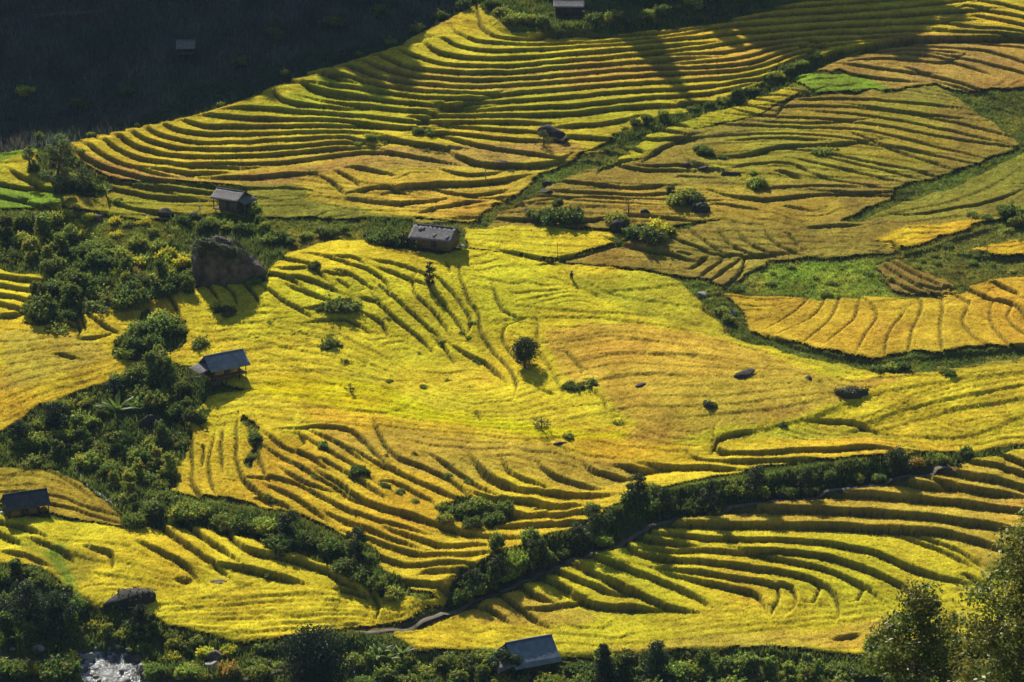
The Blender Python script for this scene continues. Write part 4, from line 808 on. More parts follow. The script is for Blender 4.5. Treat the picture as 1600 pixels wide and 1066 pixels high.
tree(95,985,5.2,4.0,'bushy dark tree right of the broad stream bank tree',.25,3200,.15,(.035,.06,.022),seed=19,clumps=16)
tree(220,1000,4.8,3.2,'dark pointed tree at the corner of the yellow field by the stream',.2,2600,.14,(.03,.045,.02),seed=20,clumps=14,shape='cone')
tree(492,1085,8.4,8.0,'large round dense dark tree at the lower edge left of the banana clump',.12,16000,.15,(.02,.036,.014),seed=21,clumps=60,dens=.3)
tree(945,1072,5.8,3.0,'vine-covered narrow tree right of the low blue roofed hut',.08,4200,.14,(.045,.08,.02),seed=22,clumps=20,shape='cone')
tree(1025,1078,6.4,4.4,'vine-covered broad tree in the middle of the lower edge',.08,5600,.14,(.045,.08,.02),seed=23,clumps=26,shape='cone')
tree(782,1064,4.4,2.8,'leafy young tree in front of the low hut, left one of a pair',.15,2600,.14,(.06,.10,.025),seed=24,clumps=14)
tree(806,1070,4.4,2.4,'leafy young tree in front of the low hut, right one of a pair',.15,2400,.14,(.06,.10,.025),seed=25,clumps=13)
tree(392,335,2.2,2.0,'small round tree at the right corner of the small grey roofed hut',.15,900,.12,(.06,.085,.025),seed=26,clumps=10)
for k, (a, b, h_, w__, lb) in enumerate([(998,800,5.6,3.4,'dense dark tree in the hedge, first one right of the forked tree'),(1038,796,4.6,3.0,'rounded tree in the hedge, second one right of the forked tree'),(1112,782,5.2,2.8,'bushy tree in the hedge above the widest shaded step'),(1180,768,5.0,3.2,'broad tree in the middle of the long hedge above the footpath'),(1262,758,4.4,2.6,'slim tree in the hedge right of its middle'),(1400,738,3.6,3.6,'grey green bushy tree at the thick right end of the hedge'),(838,880,4.6,3.4,'leafy tree in the lower hedge closest to the footpath bend'),(775,905,4.4,3.0,'dark leafy tree at the lower left end of the path hedge'),(735,930,3.8,2.6,'small tree at the very foot of the path hedge'),(900,850,4.4,2.6,'slim dark tree left below the forked tree')]):
    tree(a,b,h_,w__,lb,.15,2400,.15,(.06,.09,.022),seed=60+k,clumps=14)
def near_tree(px_, top_py, yb, h, w_, label, seed, nl, clumps, leaf, shape='cone'):
    # tree on the camera's own hillside: crown top seen at (px_, top_py)
    dx, dy, dz = ray(px_, top_py); t = yb/dy; x = float(dx*t); zt = CAMZ+float(dz*t)
    zg = float(S0(x, yb)); tree(0, 0, zt-zg, w_, label, bare=.30, nleaf=nl, leaf=leaf, col=(.17, .20, .03), seed=seed, clumps=clumps, pos=(x, yb, zg), matl=M_GLEAF, trunk=.022, shape=shape, dens=.45, cl=(.07, .14))
near_tree(1462, 885, 165, 0, 7.4, 'near leafy tree with shiny leaves, left one at the lower right corner', 41, 17000, 150, .15, 'round')
near_tree(1640, 735, 150, 0, 10.5, 'tall near tree with shiny leaves cut by the right edge', 42, 36000, 260, .15, 'round')
near_tree(1560, 1000, 158, 0, 5.5, 'low near shrubby tree between the two shiny leaved trees', 43, 9000, 80, .15, 'round')

# banana plants
def banana(px, py, h, n, label, seed):
    r = np.random.default_rng(seed); x, y, z = P3(px, py); root = empty('banana_plant', (x, y, z-.1)); tag(root, label, 'banana plant')
    V, F = tube([(0, 0, 0), (0.05, 0, h*.3), (0, .03, h*.55)], [.16, .13, .08], 8); mesh_np('stem', V, F, M_LEAF, parent=root, col=np.tile((.08,.10,.03), (len(V), 1)))
    for k in range(n):
        a = k*2.4+r.uniform(-.3, .3); L_ = h*r.uniform(.55, .8); el = r.uniform(.8, 1.5); V = []; F = []; m = 7
        for i in range(m+1):
            t = i/m; e = el-t*1.5*(1.4-el*.6); 
            if i == 0: p = np.array([0, 0, h*.55])
            else: p = p+np.array([math.cos(a)*math.cos(e), math.sin(a)*math.cos(e), math.sin(e)])*L_/m
            wd = .27*h/4*math.sin(math.pi*min(1, .08+t*.92))**.6+.01; sd = np.array([-math.sin(a), math.cos(a), 0])
            V += [p-sd*wd-np.array([0, 0, wd*.35]), p, p+sd*wd-np.array([0, 0, wd*.35])]
            if i: b = 3*i; F += [(b-3, b-2, b+1, b), (b-2, b-1, b+2, b+1)]
        c = (.16, .24, .03) if k % 4 else (.10, .14, .04)
        mesh_np('leaf', np.array(V), np.array(F, np.int32), M_LEAF, parent=root, col=np.tile(c, (len(V), 1)))
banana(184, 672, 4.6, 13, 'big banana plant with bright upright leaves in the thicket', 1)
for i, (a, b, h) in enumerate([(590, 1045, 3.2), (608, 1052, 3.4), (628, 1046, 3.2)]):
    banana(a, b, h, 9, ['left', 'middle', 'right'][i]+' banana plant of the clump at the lower edge', 5+i)
banana(166, 312, 2.4, 9, 'small banana plant right of the slender tree at the spur foot', 9)
banana(30, 1016, 2.6, 9, 'reedy banana plant by the water at the lower left', 11)

# ---------------- rocks ----------------
def rock(px, py, wpx, hf=.6, df=.8, matl=None, label='', seed=0, sub=ICO3, rz=0., tilt=0., name='rock', cat='rock', group=None, ang=.5, rise=.35, cap=0):
    x, y, z = P3(px, py); d = y*cP-(z-CAMZ)*sP; w_ = wpx/FPX*d/2; V = sub[0].copy()
    # chisel with a few random planes, then roughen
    r = np.random.default_rng(seed+500)
    if sub is ICO5: V = np.sign(V)*np.abs(V)**.62; V[:, 0] *= 1-.18*np.clip(V[:, 2], 0, 1)
    if sub is ICO5: V = V*(1+.42*n3(V, 1.5, 12)[:, None])
    V = V*(1+.20*n3(V, 2.2, seed)[:, None]+.20*n3(V, 5, seed+3)[:, None]+.09*n3(V, 13, seed+5)[:, None])
    for _ in range(9 if sub is ICO5 else int(16*ang)+6):
        n_ = r.normal(0, 1, 3); n_[2] *= .7; n_ /= np.linalg.norm(n_); dd = r.uniform(.45, .8) if sub is not ICO5 else r.uniform(.72, 1.0); s = V@n_; V = V-np.maximum(s-dd, 0)[:, None]*n_
    fr = .8 if not cap else .6; V[:, 1] = np.maximum(V[:, 1], -fr)
    V = V*(1+.10*n3(V, 6, seed+8)[:, None]+.05*n3(V, 14, seed+9)[:, None])
    if sub is ICO5: V = V*(1-.03*np.abs(fbm(V[:, 0]*4+V[:, 2]*2, V[:, 2]*3, 1., 5, 2))[:, None])
    V = V*np.array([1, df, hf])*w_*1.12; V[:, 2] += w_*hf*rise
    ct, st = math.cos(tilt), math.sin(tilt); V = np.c_[V[:, 0]*ct-V[:, 2]*st, V[:, 1], V[:, 0]*st+V[:, 2]*ct]
    if cap:
        root = empty(name, (x, y, z), rz); tag(root, label, cat, group)
        mesh_np('stone', V, sub[1], matl or M_DROCK, parent=root, smooth=False)
        m = V[:, 2] > np.quantile(V[:, 2], .72); P = V[m]; P = P[r.integers(0, len(P), cap)]+r.normal(0, .12*w_/2, (cap, 3))*np.array([1, 1, .4])
        v, f, c = leaves(P, np.tile((0, 0, .5), (cap, 1)), .19, (.085, .11, .03), .5, r=r); tag(mesh_np('grass_cap', v, f, M_GRASS, parent=root, col=c), kind='stuff')
        return root
    o = mesh_np(name, V, sub[1], matl or M_DROCK, smooth=False); o.location = (x, y, z); o.rotation_euler[2] = rz
    tag(o, label, cat, group); return o
rock(352, 438, 104, .86, .60, M_ROCK, 'huge brown cliff-like boulder with overgrown top below the small grey roofed hut', 1, ICO5, -.1, -.03, 'boulder', 'boulder', ang=.15, rise=.35, cap=2600)
rock(862, 214, 56, .52, .5, M_DROCK, 'big dark wedge shaped rock among the upper terraces', 2, ICO3, 0, .05, 'boulder', 'boulder', cap=0, rise=.3)
rock(877, 226, 26, .75, .8, M_DROCK, 'smaller dark rock just below the right end of the big wedge rock', 3)
rock(836, 228, 20, .5, .8, M_DROCK, 'small flat dark rock below the left end of the big wedge rock', 4)
rock(200, 945, 78, .50, .6, M_DROCK, 'long dark rock with grassy hollow in the lower left yellow field', 5, ICO3, .1, 0, 'boulder', 'boulder', cap=160, ang=.2)
rock(148, 936, 26, .35, .8, M_DROCK, 'small flat rock left of the long dark rock in the lower field', 6)
rock(335, 914, 44, .25, .6, M_ROCK, 'low brown outcrop at the end of the lower left steps', 7, ICO3, .35, .1)
rock(1330, 622, 66, .42, .55, M_DROCK, 'dark humped rock with grassy top at the left of the striped yellow field', 8, ICO3, 0, 0, 'boulder', 'boulder', cap=260)
rock(1112, 640, 38, .55, .7, M_DROCK, 'dark rock with tufted top on the lower part of the orange knoll', 9, cap=120)
rock(1160, 592, 46, .34, .5, M_DROCK, 'slanting dark slab at the upper right of the orange knoll', 10, ICO3, .5, .3)
rock(1263, 597, 16, 1.0, .8, M_DROCK, 'small upright dark stone right of the slanting slab', 11)
rock(1000, 608, 30, .38, .5, M_DROCK, 'jagged dark rock in the middle of the orange knoll', 12, ICO3, .6, .2)
rock(1168, 632, 14, .5, .8, M_PALE, 'small pale stone right of the tufted rock on the knoll', 13)
rock(1128, 622, 20, .3, .7, M_ROCK, 'flat brown stone above the tufted rock on the knoll', 14)
rock(876, 698, 26, .45, .7, M_DROCK, 'dark pointed stone at the foot of the yellow slope', 15)
rock(1075, 262, 20, .6, .8, M_DROCK, 'dark rock under the shrub on the ridged slope, upper of three', 16)
rock(1098, 268, 22, .5, .8, M_DROCK, 'dark rock under the shrub on the ridged slope, middle of three', 17)
rock(1142, 278, 42, .38, .5, M_DROCK, 'long dark rock wall on the ridged slope left of the grassy cone bush', 18, ICO3, -.1)
rock(1136, 252, 20, .5, .8, M_DROCK, 'squat dark rock right of the shrub on the ridged slope', 19)
rock(855, 292, 22, .6, .8, M_DROCK, 'dark stone at the green gully, upper of two', 20)
rock(850, 305, 26, .6, .8, M_DROCK, 'dark pointed stone at the green gully, lower of two', 21)
rock(1009, 336, 20, .7, .8, M_DROCK, 'round dark rock above the yellow topped bush', 22)
rock(1000, 314, 16, .6, .8, M_DROCK, 'small dark rock higher up above the round dark rock', 23)
rock(822, 332, 22, .6, .8, M_DROCK, 'dark rock left of the bush clump on the olive slope', 24)
rock(1094, 335, 44, .62, .6, M_DROCK, 'large dark rock face under the shrubs on the upper middle slope', 25, ICO3, 0, 0, 'boulder', 'boulder', cap=120)
rock(966, 361, 34, .75, .8, M_DROCK, 'dark block of rock under the mushroom shaped bush', 26)
rock(785, 258, 30, .3, .6, M_ROCK, 'flat brown outcrop above the green gully', 27)
rock(152, 345, 24, .55, .8, M_ROCK, 'brown pointed stone on the olive slope left of the small hut', 28)
rock(258, 335, 32, .42, .7, M_DROCK, 'dark bumpy rock left of the signpost', 29)
rock(225, 338, 22, .3, .6, M_ROCK, 'flat grey stone left of the dark bumpy rock', 30)
rock(520, 544, 38, .30, .5, M_DROCK, 'dark low rock in the yellow field right of the stilt hut', 31)
rock(345, 490, 46, .25, .5, M_DROCK, 'flat dark stone below the huge boulder', 32)
rock(545, 574, 26, .25, .5, M_DROCK, 'thin dark stone below the low rock in the yellow field', 33)
rock(641, 612, 36, .12, .35, M_PALE, 'thin pale slab lying in the yellow field', 34, ICO3, -.25)
rock(238, 668, 46, .75, .5, M_DROCK, 'shaded rock face in the thicket below the stilt hut', 35, ICO3, 0, 0, 'boulder', 'boulder')
rock(45, 360, 40, .6, .8, M_DROCK, 'dark rock in the thicket at the left edge under the green steps', 36)
rock(1100, 462, 20, .5, .8, M_PALE, 'pale stone at the upper bend of the grassy ditch', 37)
rock(1140, 492, 26, .6, .8, M_PALE, 'pale rugged stone at the lower bend of the grassy ditch', 38)
rock(1268, 396, 10, .5, .8, M_PALE, 'tiny white stone at the top of the bright grass', 39)
rock(1392, 580, 12, .8, .8, M_PALE, 'small white stone between the bushes under the fan shaped field', 40)
rock(1547, 908, 20, .6, .8, M_ROCK, 'grey stone by the tall near tree at the right edge', 41)
rock(1322, 1002, 30, .25, .5, M_DROCK, 'thin dark rock at the lower right end of the yellow bowl', 42)
rock(1320, 672, 78, .10, .25, M_DROCK, 'long dark curved rock ledge in the striped yellow field', 43, ICO3, -.1)
# stream stones
for i, (a, b, w_, lb, mm) in enumerate([(138, 1030, 34, 'large pale grey boulder at the head of the stream', M_PALE), (236, 1058, 28, 'round pale boulder at the right bank of the stream', M_PALE), (222, 1046, 20, 'grey stone just above the round pale boulder', M_PALE), (335, 1030, 44, 'big dark rock under the field edge right of the stream', M_ROCK), (330, 1044, 30, 'flat pale stone at the foot of the big dark rock', M_PALE), (215, 1036, 26, 'brownish stone on the upper right bank of the stream', M_ROCK), (262, 1064, 18, 'small grey stone right of the round pale boulder', M_PALE), (60, 1026, 22, 'small grey rock at the left arm of the stream', M_PALE)]):
    rock(a, b, w_, .6, .75, mm, lb, 60+i)
stn = [(150, 1022), (165, 1018), (172, 1030), (185, 1022), (196, 1028), (158, 1038), (146, 1048), (178, 1042), (190, 1050), (205, 1042), (150, 1060), (168, 1056), (280, 1060), (295, 1056), (208, 1060), (20, 1022), (182, 1012), (200, 1016), (140, 1040), (165, 1045), (188, 1036), (155, 1066), (185, 1060), (198, 1066), (212, 1052), (172, 1023), (144, 1056), (192, 1020)]
stn.sort()
stl = lambda k: (ORD[k]+' small wet stone'+(' from the left' if 0 < k else '')+' among the white rapids')
st0 = None
for k, (a, b) in enumerate(stn):
    if k < 4: st0 = rock(a, b, 12, .55, .8, M_PALE, stl(k), 80+k, ICO2, group='small stones in the rapids')
    else:
        o = st0.copy(); COL.objects.link(o); x, y, z = P3(a, b); o.location = (x, y, z); o.rotation_euler[2] = k*1.3; s = random.choice((.35, .5, .7, .9, 1.2, 1.7)); o.scale = (s, s*1.1, s); o['label'] = stl(k)
# water
wm = river & (rv > .5); cell = wm[:-1, :-1] & wm[1:, :-1] & wm[:-1, 1:] & wm[1:, 1:]; jj, ii = np.nonzero(cell); ids = np.arange(nx*ny).reshape(ny, nx)
q = np.c_[ids[jj, ii], ids[jj, ii+1], ids[jj+1, ii+1], ids[jj+1, ii]]; u, inv = np.unique(q, return_inverse=True)
wz = blur(FZ, 6)+.24+.12*fbm(FX, FY, 1.2, 95, 3)
tag(mesh_np('water', np.c_[FX.ravel()[u], FY.ravel()[u], wz.ravel()[u]], inv.reshape(q.shape).astype(np.int32), M_WATER, smooth=True), 'white foaming stream between boulders at the lower left', 'stream', kind='structure')

# ---------------- footpath ----------------
def ribbon(name, pts, wid, matl, label, lift=.10):
    P = chaikin(np.c_[at(*np.array(pts, float).T)], 3); P = resamp(P, int(max(8, np.hypot(*np.diff(P, axis=0).T).sum()/.6)))
    t = np.gradient(P, axis=0); t /= np.linalg.norm(t, axis=1)[:, None]; n_ = np.c_[-t[:, 1], t[:, 0]]; V = []
    P = np.c_[np.convolve(np.pad(P[:, 0], 3, mode='edge'), np.ones(7)/7, 'valid'), np.convolve(np.pad(P[:, 1], 3, mode='edge'), np.ones(7)/7, 'valid')]
    wv = wid/2*(1+.25*fbm(np.arange(len(P))*.4, np.zeros(len(P)), 1., 33, 2))
    offs = (-1, -.4, .4, 1); zz = np.maximum.reduce([gz(*(P+n_*(wv*o)[:, None]).T) for o in offs])
    for o in offs: Q = P+n_*(wv*o)[:, None]; V.append(np.c_[Q, zz+lift-(.10 if abs(o) == 1 else 0)])
    m = len(P); V = np.vstack(V); F = [(a*m+i, a*m+i+1, (a+1)*m+i+1, (a+1)*m+i) for a in range(3) for i in range(m-1)]
    tag(mesh_np(name, V, np.array(F, np.int32)[:, ::-1], matl, smooth=True), label, 'path', kind='structure')
ribbon('path', PATHPX, .8, M_DIRT, 'pale dirt footpath running under the hedge bank')
# ---------------- huts ----------------
def boxv(x0, x1, y0, y1, z0, z1):
    V = np.array([(x, y, z) for x in (x0, x1) for y in (y0, y1) for z in (z0, z1)], float)
    return V, np.array([(0,1,3,2),(4,6,7,5),(0,4,5,1),(2,3,7,6),(0,2,6,4),(1,5,7,3)], np.int32)
def planks(root, name, x0, x1, y0, y1, z0, z1, matl, along, n, seed=0, gable=None):
    """board wall: n separate upright boards joined in one mesh; gable=(axis centre, extra height) raises tops"""
    r = random.Random(seed); parts = []
    for k in range(n):
        a = (x0 if along == 'x' else y0); b = (x1 if along == 'x' else y1); st = (b-a)/n
        u0 = a+k*st+.012; u1 = a+(k+1)*st-.012; o = r.uniform(-.012, .012); top = z1+r.uniform(-.03, .03)
        if gable: mid = (a+b)/2; half = (b-a)/2; top = z1+gable*(1-abs((u0+u1)/2-mid)/half)
        parts.append(boxv(u0, u1, y0+o, y1+o, z0, top) if along == 'x' else boxv(x0+o, x1+o, u0, u1, z0, top))
    V, F = join(parts); return mesh_np(name, V, F, matl, parent=root)
def hut(px, py, yaw, L_, D_, wall, rise, stilt, label, roofm, wallm, over=.45, porch=0, lean=0, cat='hut', name='stilt_hut', panel=None, ribs=14, rgh=.02, openf=False, patch=0):
    """px,py: ground point under the middle of the hut; x axis along the ridge"""
    x, y, z = P3(px, py); root = empty(name, (x, y, z), yaw); tag(root, label, cat)
    hl, hd = L_/2, D_/2; z1 = stilt; z2 = stilt+wall; zr = z2+rise
    # posts
    xs_ = [-hl+.07, 0, hl-.07]+([hl+porch] if porch > 0 else [])+([-hl+porch] if porch < 0 else [])
    for u in xs_:
        for v in (-hd+.07, hd-.07):
            V, F = tube([(u, v, -1.2), (u+.02, v, z2*.5), (u, v, z2+.02)], [.075, .07, .06], 6); mesh_np('post', V, F, M_DWOOD, parent=root)
    fx0 = -hl-.1+min(porch, 0); fx1 = hl+.1+max(porch, 0)
    if stilt > .3: V, F = boxv(fx0, fx1, -hd-.12, hd+.12, z1-.14, z1-.004); mesh_np('floor', V, F, M_WOOD, parent=root)
    wm_ = wallm
    if not openf: planks(root, 'wall', -hl, hl, -hd-.03, -hd+.03, z1, z2-.05, wm_, 'x', max(8, int(L_/.28)), 1)
    planks(root, 'wall', -hl, hl, hd-.03, hd+.03, z1, z2-.05, wm_, 'x', max(8, int(L_/.28)), 2)
    planks(root, 'wall', -hl-.03, -hl+.03, -hd+.04, hd-.04, z1, z2-.05, wm_, 'y', max(8, int(D_/.25)), 3, gable=rise*.9)
    planks(root, 'wall', hl-.03, hl+.03, -hd+.04, hd-.04, z1, z2-.05, wm_, 'y', max(8, int(D_/.25)), 4, gable=rise*.9)
    if not openf:
        V, F = boxv(-hl*.15, hl*.2, -hd-.09, -hd-.045, z1+.03, z1+wall*.85); mesh_np('door', V, F, M_DWOOD, parent=root)
        if panel:
            for (a, b) in ((-.85, -.2), (.25, .82)):
                V, F = boxv(hl*a, hl*b, -hd-.08, -hd-.045, z1+wall*.25, z1+wall*.8); mesh_np('panel', V, F, panel, parent=root)
    V, F = boxv(-hl-over, hl+over, -hd-.05, -hd+.05, z2-.1, z2); mesh_np('beam', V, F, M_DWOOD, parent=root)
    # roof: two pitched sheets with ribs, a thickness and a ridge cap
    rx0 = -hl-over+min(porch, 0); rx1 = hl+over+max(porch, 0); oh = over*1.1; k = rise/hd
    r = random.Random(int(px))
    for sgn in (-1, 1):
        n_ = ribs*2+1; m = 6; V = []
        for i in range(n_):
            u = rx0+(rx1-rx0)*i/(n_-1); dzr = rgh if i % 2 else 0
            for j in range(m):
                t = j/(m-1); v = sgn*t*(hd+oh); sag = -.05*math.sin(t*math.pi)+r.uniform(-1, 1)*rgh*.5
                V.append((u+r.uniform(-1, 1)*rgh*.3, v, zr-abs(v)*k+dzr+sag+.06))
        V = np.array(V); lo = V.copy(); lo[:, 2] -= .07; VV = np.vstack([V, lo]); F = []; o = n_*m
        for i in range(n_-1):
            for j in range(m-1):
                a = i*m+j; F.append((a, a+m, a+m+1, a+1)); F.append((a+o, a+1+o, a+m+1+o, a+m+o))
        for i in range(n_-1):
            a = i*m+m-1; F.append((a, a+m, a+m+o, a+o)); a = i*m; F.append((a, a+o, a+m+o, a+m))
        for j in range(m-1):
            a = j; F.append((a, a+1, a+1+o, a+o)); a = (n_-1)*m+j; F.append((a, a+o, a+1+o, a+1))
        rf = mesh_np('roof', VV, np.array(F, np.int32), roofm, parent=root)
        for q in range(patch if sgn < 0 else 0):
            u = rx0+(rx1-rx0)*(.15+.7*r.random()); t0 = r.uniform(.1, .6); t1 = t0+.25; w2 = .45; vv0 = -t0*(hd+oh); vv1 = -t1*(hd+oh)
            V = np.array([(u, vv0, zr-abs(vv0)*k+.13), (u+w2, vv0, zr-abs(vv0)*k+.13), (u+w2, vv1, zr-abs(vv1)*k+.13), (u, vv1, zr-abs(vv1)*k+.13)]); V = np.vstack([V, V-[0, 0, .03]])
            F = np.array([(0,1,2,3),(7,6,5,4),(0,4,5,1),(1,5,6,2),(2,6,7,3),(3,7,4,0)], np.int32); mesh_np('patch', V, F, M_DROOF, parent=rf)
    V, F = tube([(rx0-.03, 0, zr+.06), (0, 0, zr+.10), (rx1+.03, 0, zr+.06)], [.10, .10, .10], 8); mesh_np('ridge_cap', V, F, roofm, parent=root)
    if stilt > .6:
        for u in (-hl*.6, hl*.1, hl*.5): 
            V, F = tube([(u, -hd*.6, -.6), (u+.35, -hd*.5, stilt-.1)], [.05, .05], 5); mesh_np('brace', V, F, M_WOOD, parent=root)
    if lean:   # low side roof on the given end
        s = 1 if lean > 0 else -1; L2 = abs(lean); x0 = s*(hl+.06); x1 = s*(hl+L2); n_ = 10; V = []
        for i in range(n_+1):
            v = -hd-.1+(D_+.2)*i/n_; dzr = rgh if i % 2 else 0
            V += [(x0, v, z2+.05+dzr), (x1, v, z2-.55+dzr)]
        V = np.array(V); VV = np.vstack([V, V-[0, 0, .06]]); o = len(V); F = []
        for i in range(n_): a = 2*i; F += [(a, a+1, a+3, a+2), (a+o, a+2+o, a+3+o, a+1+o)]
        for i in range(n_): a = 2*i+1; F += [(a, a+o, a+2+o, a+2)]
        F += [(0, o, o+1, 1), (2*n_, 2*n_+1, 2*n_+1+o, 2*n_+o)]
        mesh_np('side_roof', VV, np.array(F, np.int32), M_GREY, parent=root)
        for v in (-hd+.05, hd-.05): V, F = tube([(s*(hl+L2-.15), v, -1), (s*(hl+L2-.15), v, z2-.55)], [.06, .06], 6); mesh_np('post', V, F, M_WOOD, parent=root)
    return root
hut(346, 596, R_(33), 4.2, 3.2, 1.5, 1.25, 1.25, 'stilt hut with smooth blue grey roof beside the big thicket', M_BLUE, M_DWOOD, over=.5, porch=.9, lean=-1.9, panel=M_THATCH, ribs=16, rgh=.02)
hut(686, 389, R_(-21), 4.9, 4.2, 1.5, 1.2, .7, 'weathered grey plank hut with patched shingle roof in the centre of the slope', M_GREY, M_WOOD, over=.5, porch=-1.0, ribs=9, rgh=.07, patch=4)
hut(366, 328, R_(-29), 3.3, 3.4, 1.8, .85, .4, 'small hut with light grey roof and upright board walls above the huge boulder', M_GREY, M_WOOD, over=.45, porch=-1.0, lean=1.6, ribs=10, rgh=.03)
hut(34, 806, R_(24), 4.0, 3.0, 1.6, 1.25, .25, 'dark roofed hut with side porch at the left edge of the photo', M_DROOF, M_DWOOD, over=.3, porch=1.1, panel=M_WOOD, ribs=16, rgh=.02)
hut(826, 1044, R_(24), 4.9, 4.8, 1.5, 1.75, .3, 'low hut with large blue grey sheet roof half hidden behind trees at the bottom', M_BLUE, M_DWOOD, over=.5, lean=-2.4, ribs=8, rgh=.03)
hut(291, 89, R_(3), 2.4, 2.0, 1.1, .8, .9, 'tiny open fronted hut on legs alone on the shaded maize slope', M_GREY, M_WOOD, over=.4, ribs=8, openf=True)
hut(889, 26, R_(-2), 4.6, 3.4, 1.8, .9, .4, 'grey roofed hut cut by the top edge behind the hedge', M_GREY, M_DWOOD, over=.45, ribs=10)
# stacked firewood under and beside huts, pale things in the porches
def logs(px, py, n, ln, label, yaw, m=M_PALE, rad=.07):
    x, y, z = P3(px, py); parts = []; r = random.Random(int(px))
    for k in range(n):
        a = (k % 5)*.17-.35; b = (k//5)*.15+.07; j = r.uniform(-.15, .15); parts.append(tube([(-ln/2+j, a, b), (ln/2+j, a+r.uniform(-.05, .05), b)], [rad, rad*.9], 6))
    V, F = join(parts); o = mesh_np('log_pile', V, F, m, smooth=False); o.location = (x, y, z); o.rotation_euler[2] = yaw; tag(o, label, 'log pile')
logs(337, 601, 14, 1.3, 'pale firewood stacked under the floor of the stilt hut', R_(33), M_THATCH)
logs(305, 592, 12, 2.0, 'grey bamboo poles heaped left of the stilt hut', R_(20), M_PALE, .05)
# white sacks and such
def sack(px, py, s, label):
    x, y, z = P3(px, py); V = ICO2[0]*np.array([.5, .35, .28])*s; V = V*(1+.15*n3(V, 3, int(px))[:, None]); V[:, 2] = np.maximum(V[:, 2], -.2*s)
    o = mesh_np('sack', V, ICO2[1], M_SACK, smooth=True); o.location = (x, y, z+.2*s+(.35)); tag(o, label, 'sack')
M_SACK = simple('sacking', (.6, .58, .55), (.78, .77, .74), 4, .8)
sack(722, 390, .8, 'white sack lying at the right wall of the grey plank hut'); sack(4, 808, .9, 'white sack at the left wall of the dark roofed hut')
sack(911, 22, .7, 'small white sack right of the topmost hut'); sack(662, 384, .8, 'pale cloth bundle in the front porch shade of the grey plank hut')
# poles and sticks
def stake(px, py, h, label, m=M_WOOD, r0=.05, lean=(0, 0), name='wooden_post', cat='post', arm=False, group=None):
    x, y, z = P3(px, py); parts = [tube([(0, 0, -.4), (lean[0]*h*.5, lean[1]*h*.5, h*.5), (lean[0]*h, lean[1]*h, h)], [r0, r0*.9, r0*.75], 7)]
    if arm:
        root = empty(name, (x, y, z)); tag(root, label, cat, group); mesh_np('pole', *parts[0], m, parent=root)
        V, F = tube([(-.45, 0, h*.93), (.45, .02, h*.95)], [.04, .04], 6); mesh_np('crossarm', V, F, m, parent=root)
        for u in (-.4, .4): V, F = tube([(u, 0, h*.94), (u, 0, h*.94+.16)], [.035, .03], 6); mesh_np('insulator', V, F, M_PALE, parent=root)
        return
    o = mesh_np(name, *parts[0], m); o.location = (x, y, z); tag(o, label, cat, group)
stake(759, 288, 1.9, 'pale bare stake standing in the rough orange rice', M_PALE, .09)
stake(871, 410, 3.2, 'thin tall pole at the lower edge of the pointed yellow field', M_DWOOD, .045, name='pole', cat='pole')
stake(1232, 418, 2.8, 'thin pole at the top of the bright grass patch', M_DWOOD, .045, name='utility_pole', cat='pole', arm=True)
stake(1541, 414, 3.0, 'thin pole at the narrow right edge field', M_DWOOD, .05, name='utility_pole', cat='pole', arm=True)
stake(1477, 402, 2.6, 'thin pole between the strip field and the edge field', M_DWOOD, .045, name='utility_pole', cat='pole', arm=True)
stake(748, 655, 1.4, 'short stick upright in the lower yellow slope', M_DWOOD, .03, (-.1, 0), name='stick', cat='stick')
stake(1004, 478-80, 1.8, 'short stick by the brown olive terrace', M_DWOOD, .035, name='stick', cat='stick')
# bird-scarer: post with a white windmill head and a pale vane beam
x, y, z = P3(313, 347); root = empty('bird_scarer', (x, y, z)); tag(root, 'bird scarer of post, slanting pale boards and a white head above the boulder', 'bird scarer')
V, F = tube([(0, 0, -.3), (0, 0, 2.1)], [.06, .05], 6); mesh_np('post', V, F, M_DWOOD, parent=root)
V, F = boxv(-.12, .1, -.06, .06, 2.1, 2.75); mesh_np('head', V, F, M_SACK, parent=root)
V, F = join([tube([(-1.6, .1, 1.2), (.25, 0, 2.0)], [.07, .07], 6), tube([(-1.3, -.1, .9), (-.2, -.1, 1.65)], [.05, .05], 6)]); mesh_np('boards', V, F, M_PALE, parent=root)
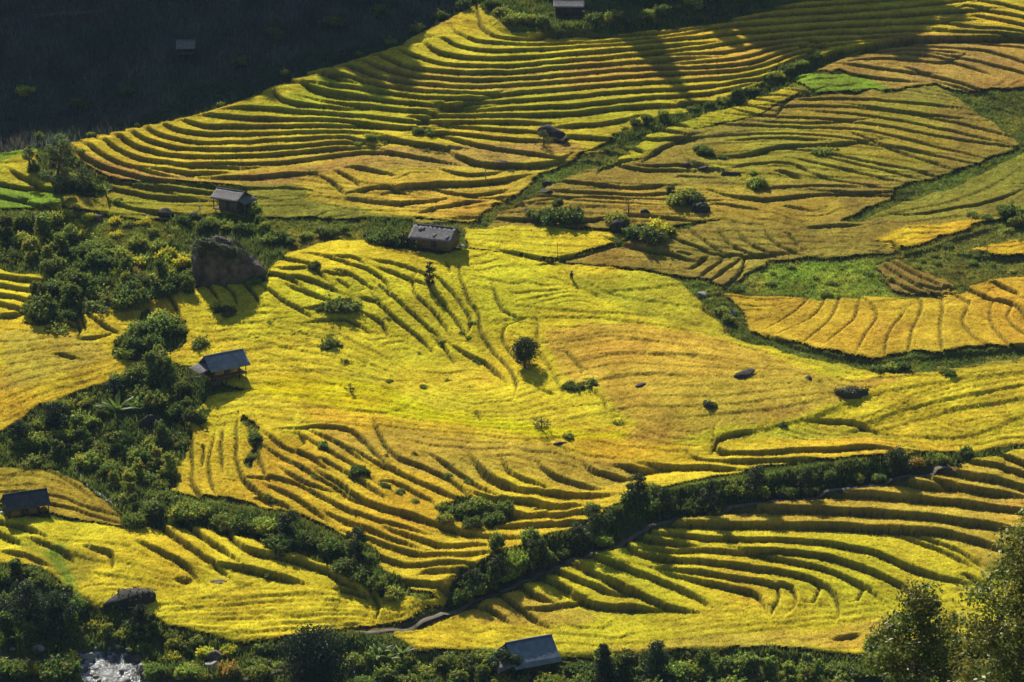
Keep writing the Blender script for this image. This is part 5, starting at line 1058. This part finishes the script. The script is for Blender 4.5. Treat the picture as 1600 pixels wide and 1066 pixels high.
# person working in the yellow field
def person(px, py, label):
    x, y, z = P3(px, py); root = None
    V = []; F = []
    J = [(0, 0, .92, .13), (0, 0, 1.1, .15), (0, -.10, 1.35, .17), (0, -.16, 1.48, .07), (0, -.20, 1.56, .085), (0, -.24, 1.68, .10), (0, -.24, 1.75, .06),
         (.19, -.12, 1.38, .065), (.24, -.25, 1.12, .05), (.18, -.42, .95, .04), (-.19, -.12, 1.38, .065), (-.24, -.25, 1.12, .05), (-.16, -.42, .95, .04),
         (.10, 0, .85, .10), (.12, -.04, .48, .075), (.12, 0, .08, .05), (.12, -.14, .04, .045), (-.10, 0, .85, .10), (-.12, -.04, .48, .075), (-.12, .02, .08, .05), (-.12, -.12, .04, .045)]
    E = [(0,1),(1,2),(2,3),(3,4),(4,5),(5,6),(2,7),(7,8),(8,9),(2,10),(10,11),(11,12),(0,13),(13,14),(14,15),(15,16),(0,17),(17,18),(18,19),(19,20)]
    me = bpy.data.meshes.new('person'); me.from_pydata([j[:3] for j in J], E, []); o = bpy.data.objects.new('person', me); COL.objects.link(o)
    o.modifiers.new('s', 'SKIN'); me.skin_vertices or None
    for i, v in enumerate(me.skin_vertices[0].data): v.radius = (J[i][3], J[i][3]); v.use_root = (i == 0)
    sb = o.modifiers.new('d', 'SUBSURF'); sb.levels = 1; sb.render_levels = 1
    me.materials.append(M_CLOTH); o.location = (x, y, z); tag(o, label, 'person')
    V, F = tube([(0, -.24, 1.66), (0, -.24, 1.72), (0, -.24, 1.86)], [.27, .22, .02], 12); mesh_np('hat', V, F, M_THATCH, parent=o)
M_CLOTH = simple('dark_cloth', (.03, .035, .05), (.06, .06, .08), 5, .9)
person(893, 441, 'person in dark clothes and straw hat standing in the yellow rice')
# retaining rail on the shaded slope
x0, y0, z0 = P3(55, 30); x1, y1, z1 = P3(160, 24)
root = empty('fence', (x0, y0, z0)); tag(root, 'long low pale fence on the shaded hillside at the top left', 'fence')
d = np.array([x1-x0, y1-y0]); n_ = 9
for k in range(n_):
    t = k/(n_-1); px_, py_ = d*t; zz = float(gz(x0+px_, y0+py_))-z0; V, F = tube([(px_, py_, zz-.3), (px_, py_, zz+.9)], [.05, .05], 6); mesh_np('post', V, F, M_PALE, parent=root)
for hh in (.8, .5):
    V, F = tube([(*(d*t), float(gz(x0+d[0]*t, y0+d[1]*t))-z0+hh) for t in np.linspace(0, 1, 9)], [.045]*9, 6); mesh_np('rail', V, F, M_PALE, parent=root)
# log walkway at the bottom
x, y, z = P3(412, 1062); root = empty('plank_bridge', (x, y, z), R_(28)); tag(root, 'rough plank footbridge at the lower edge left of the round dark tree', 'footbridge')
for k in range(3): V, F = tube([(-2.6, -.25+k*.22, .55), (0, -.25+k*.22, .5), (2.4, -.25+k*.22, .75)], [.10, .10, .09], 6); mesh_np('plank', V, F, M_THATCH, parent=root)
for u in (-2.2, 2.0): V, F = tube([(u, 0, -.6), (u, 0, .5)], [.12, .1], 6); mesh_np('support', V, F, M_WOOD, parent=root)
# pipe / slab edge in the big thicket
ribbon('path', [(118,730),(128,750),(150,772),(175,788),(188,795)], .5, M_PALE, 'narrow grey stone channel edge under the thicket at left', .25)

# thin valley air
V, F = boxv(-1600, 1600, -60, 2700, -60, 720)
hz_m = bpy.data.materials.new('haze'); hz_m.use_nodes = True; hn = hz_m.node_tree; hn.nodes.clear(); ho = hn.nodes.new('ShaderNodeOutputMaterial')
pv = hn.nodes.new('ShaderNodeVolumePrincipled'); pv.inputs['Color'].default_value = (.45, .70, 1, 1); pv.inputs['Density'].default_value = .00006
hn.links.new(pv.outputs[0], ho.inputs['Volume'])
tag(mesh_np('haze', V, F, hz_m), 'thin bluish air over the valley', 'haze', kind='stuff')
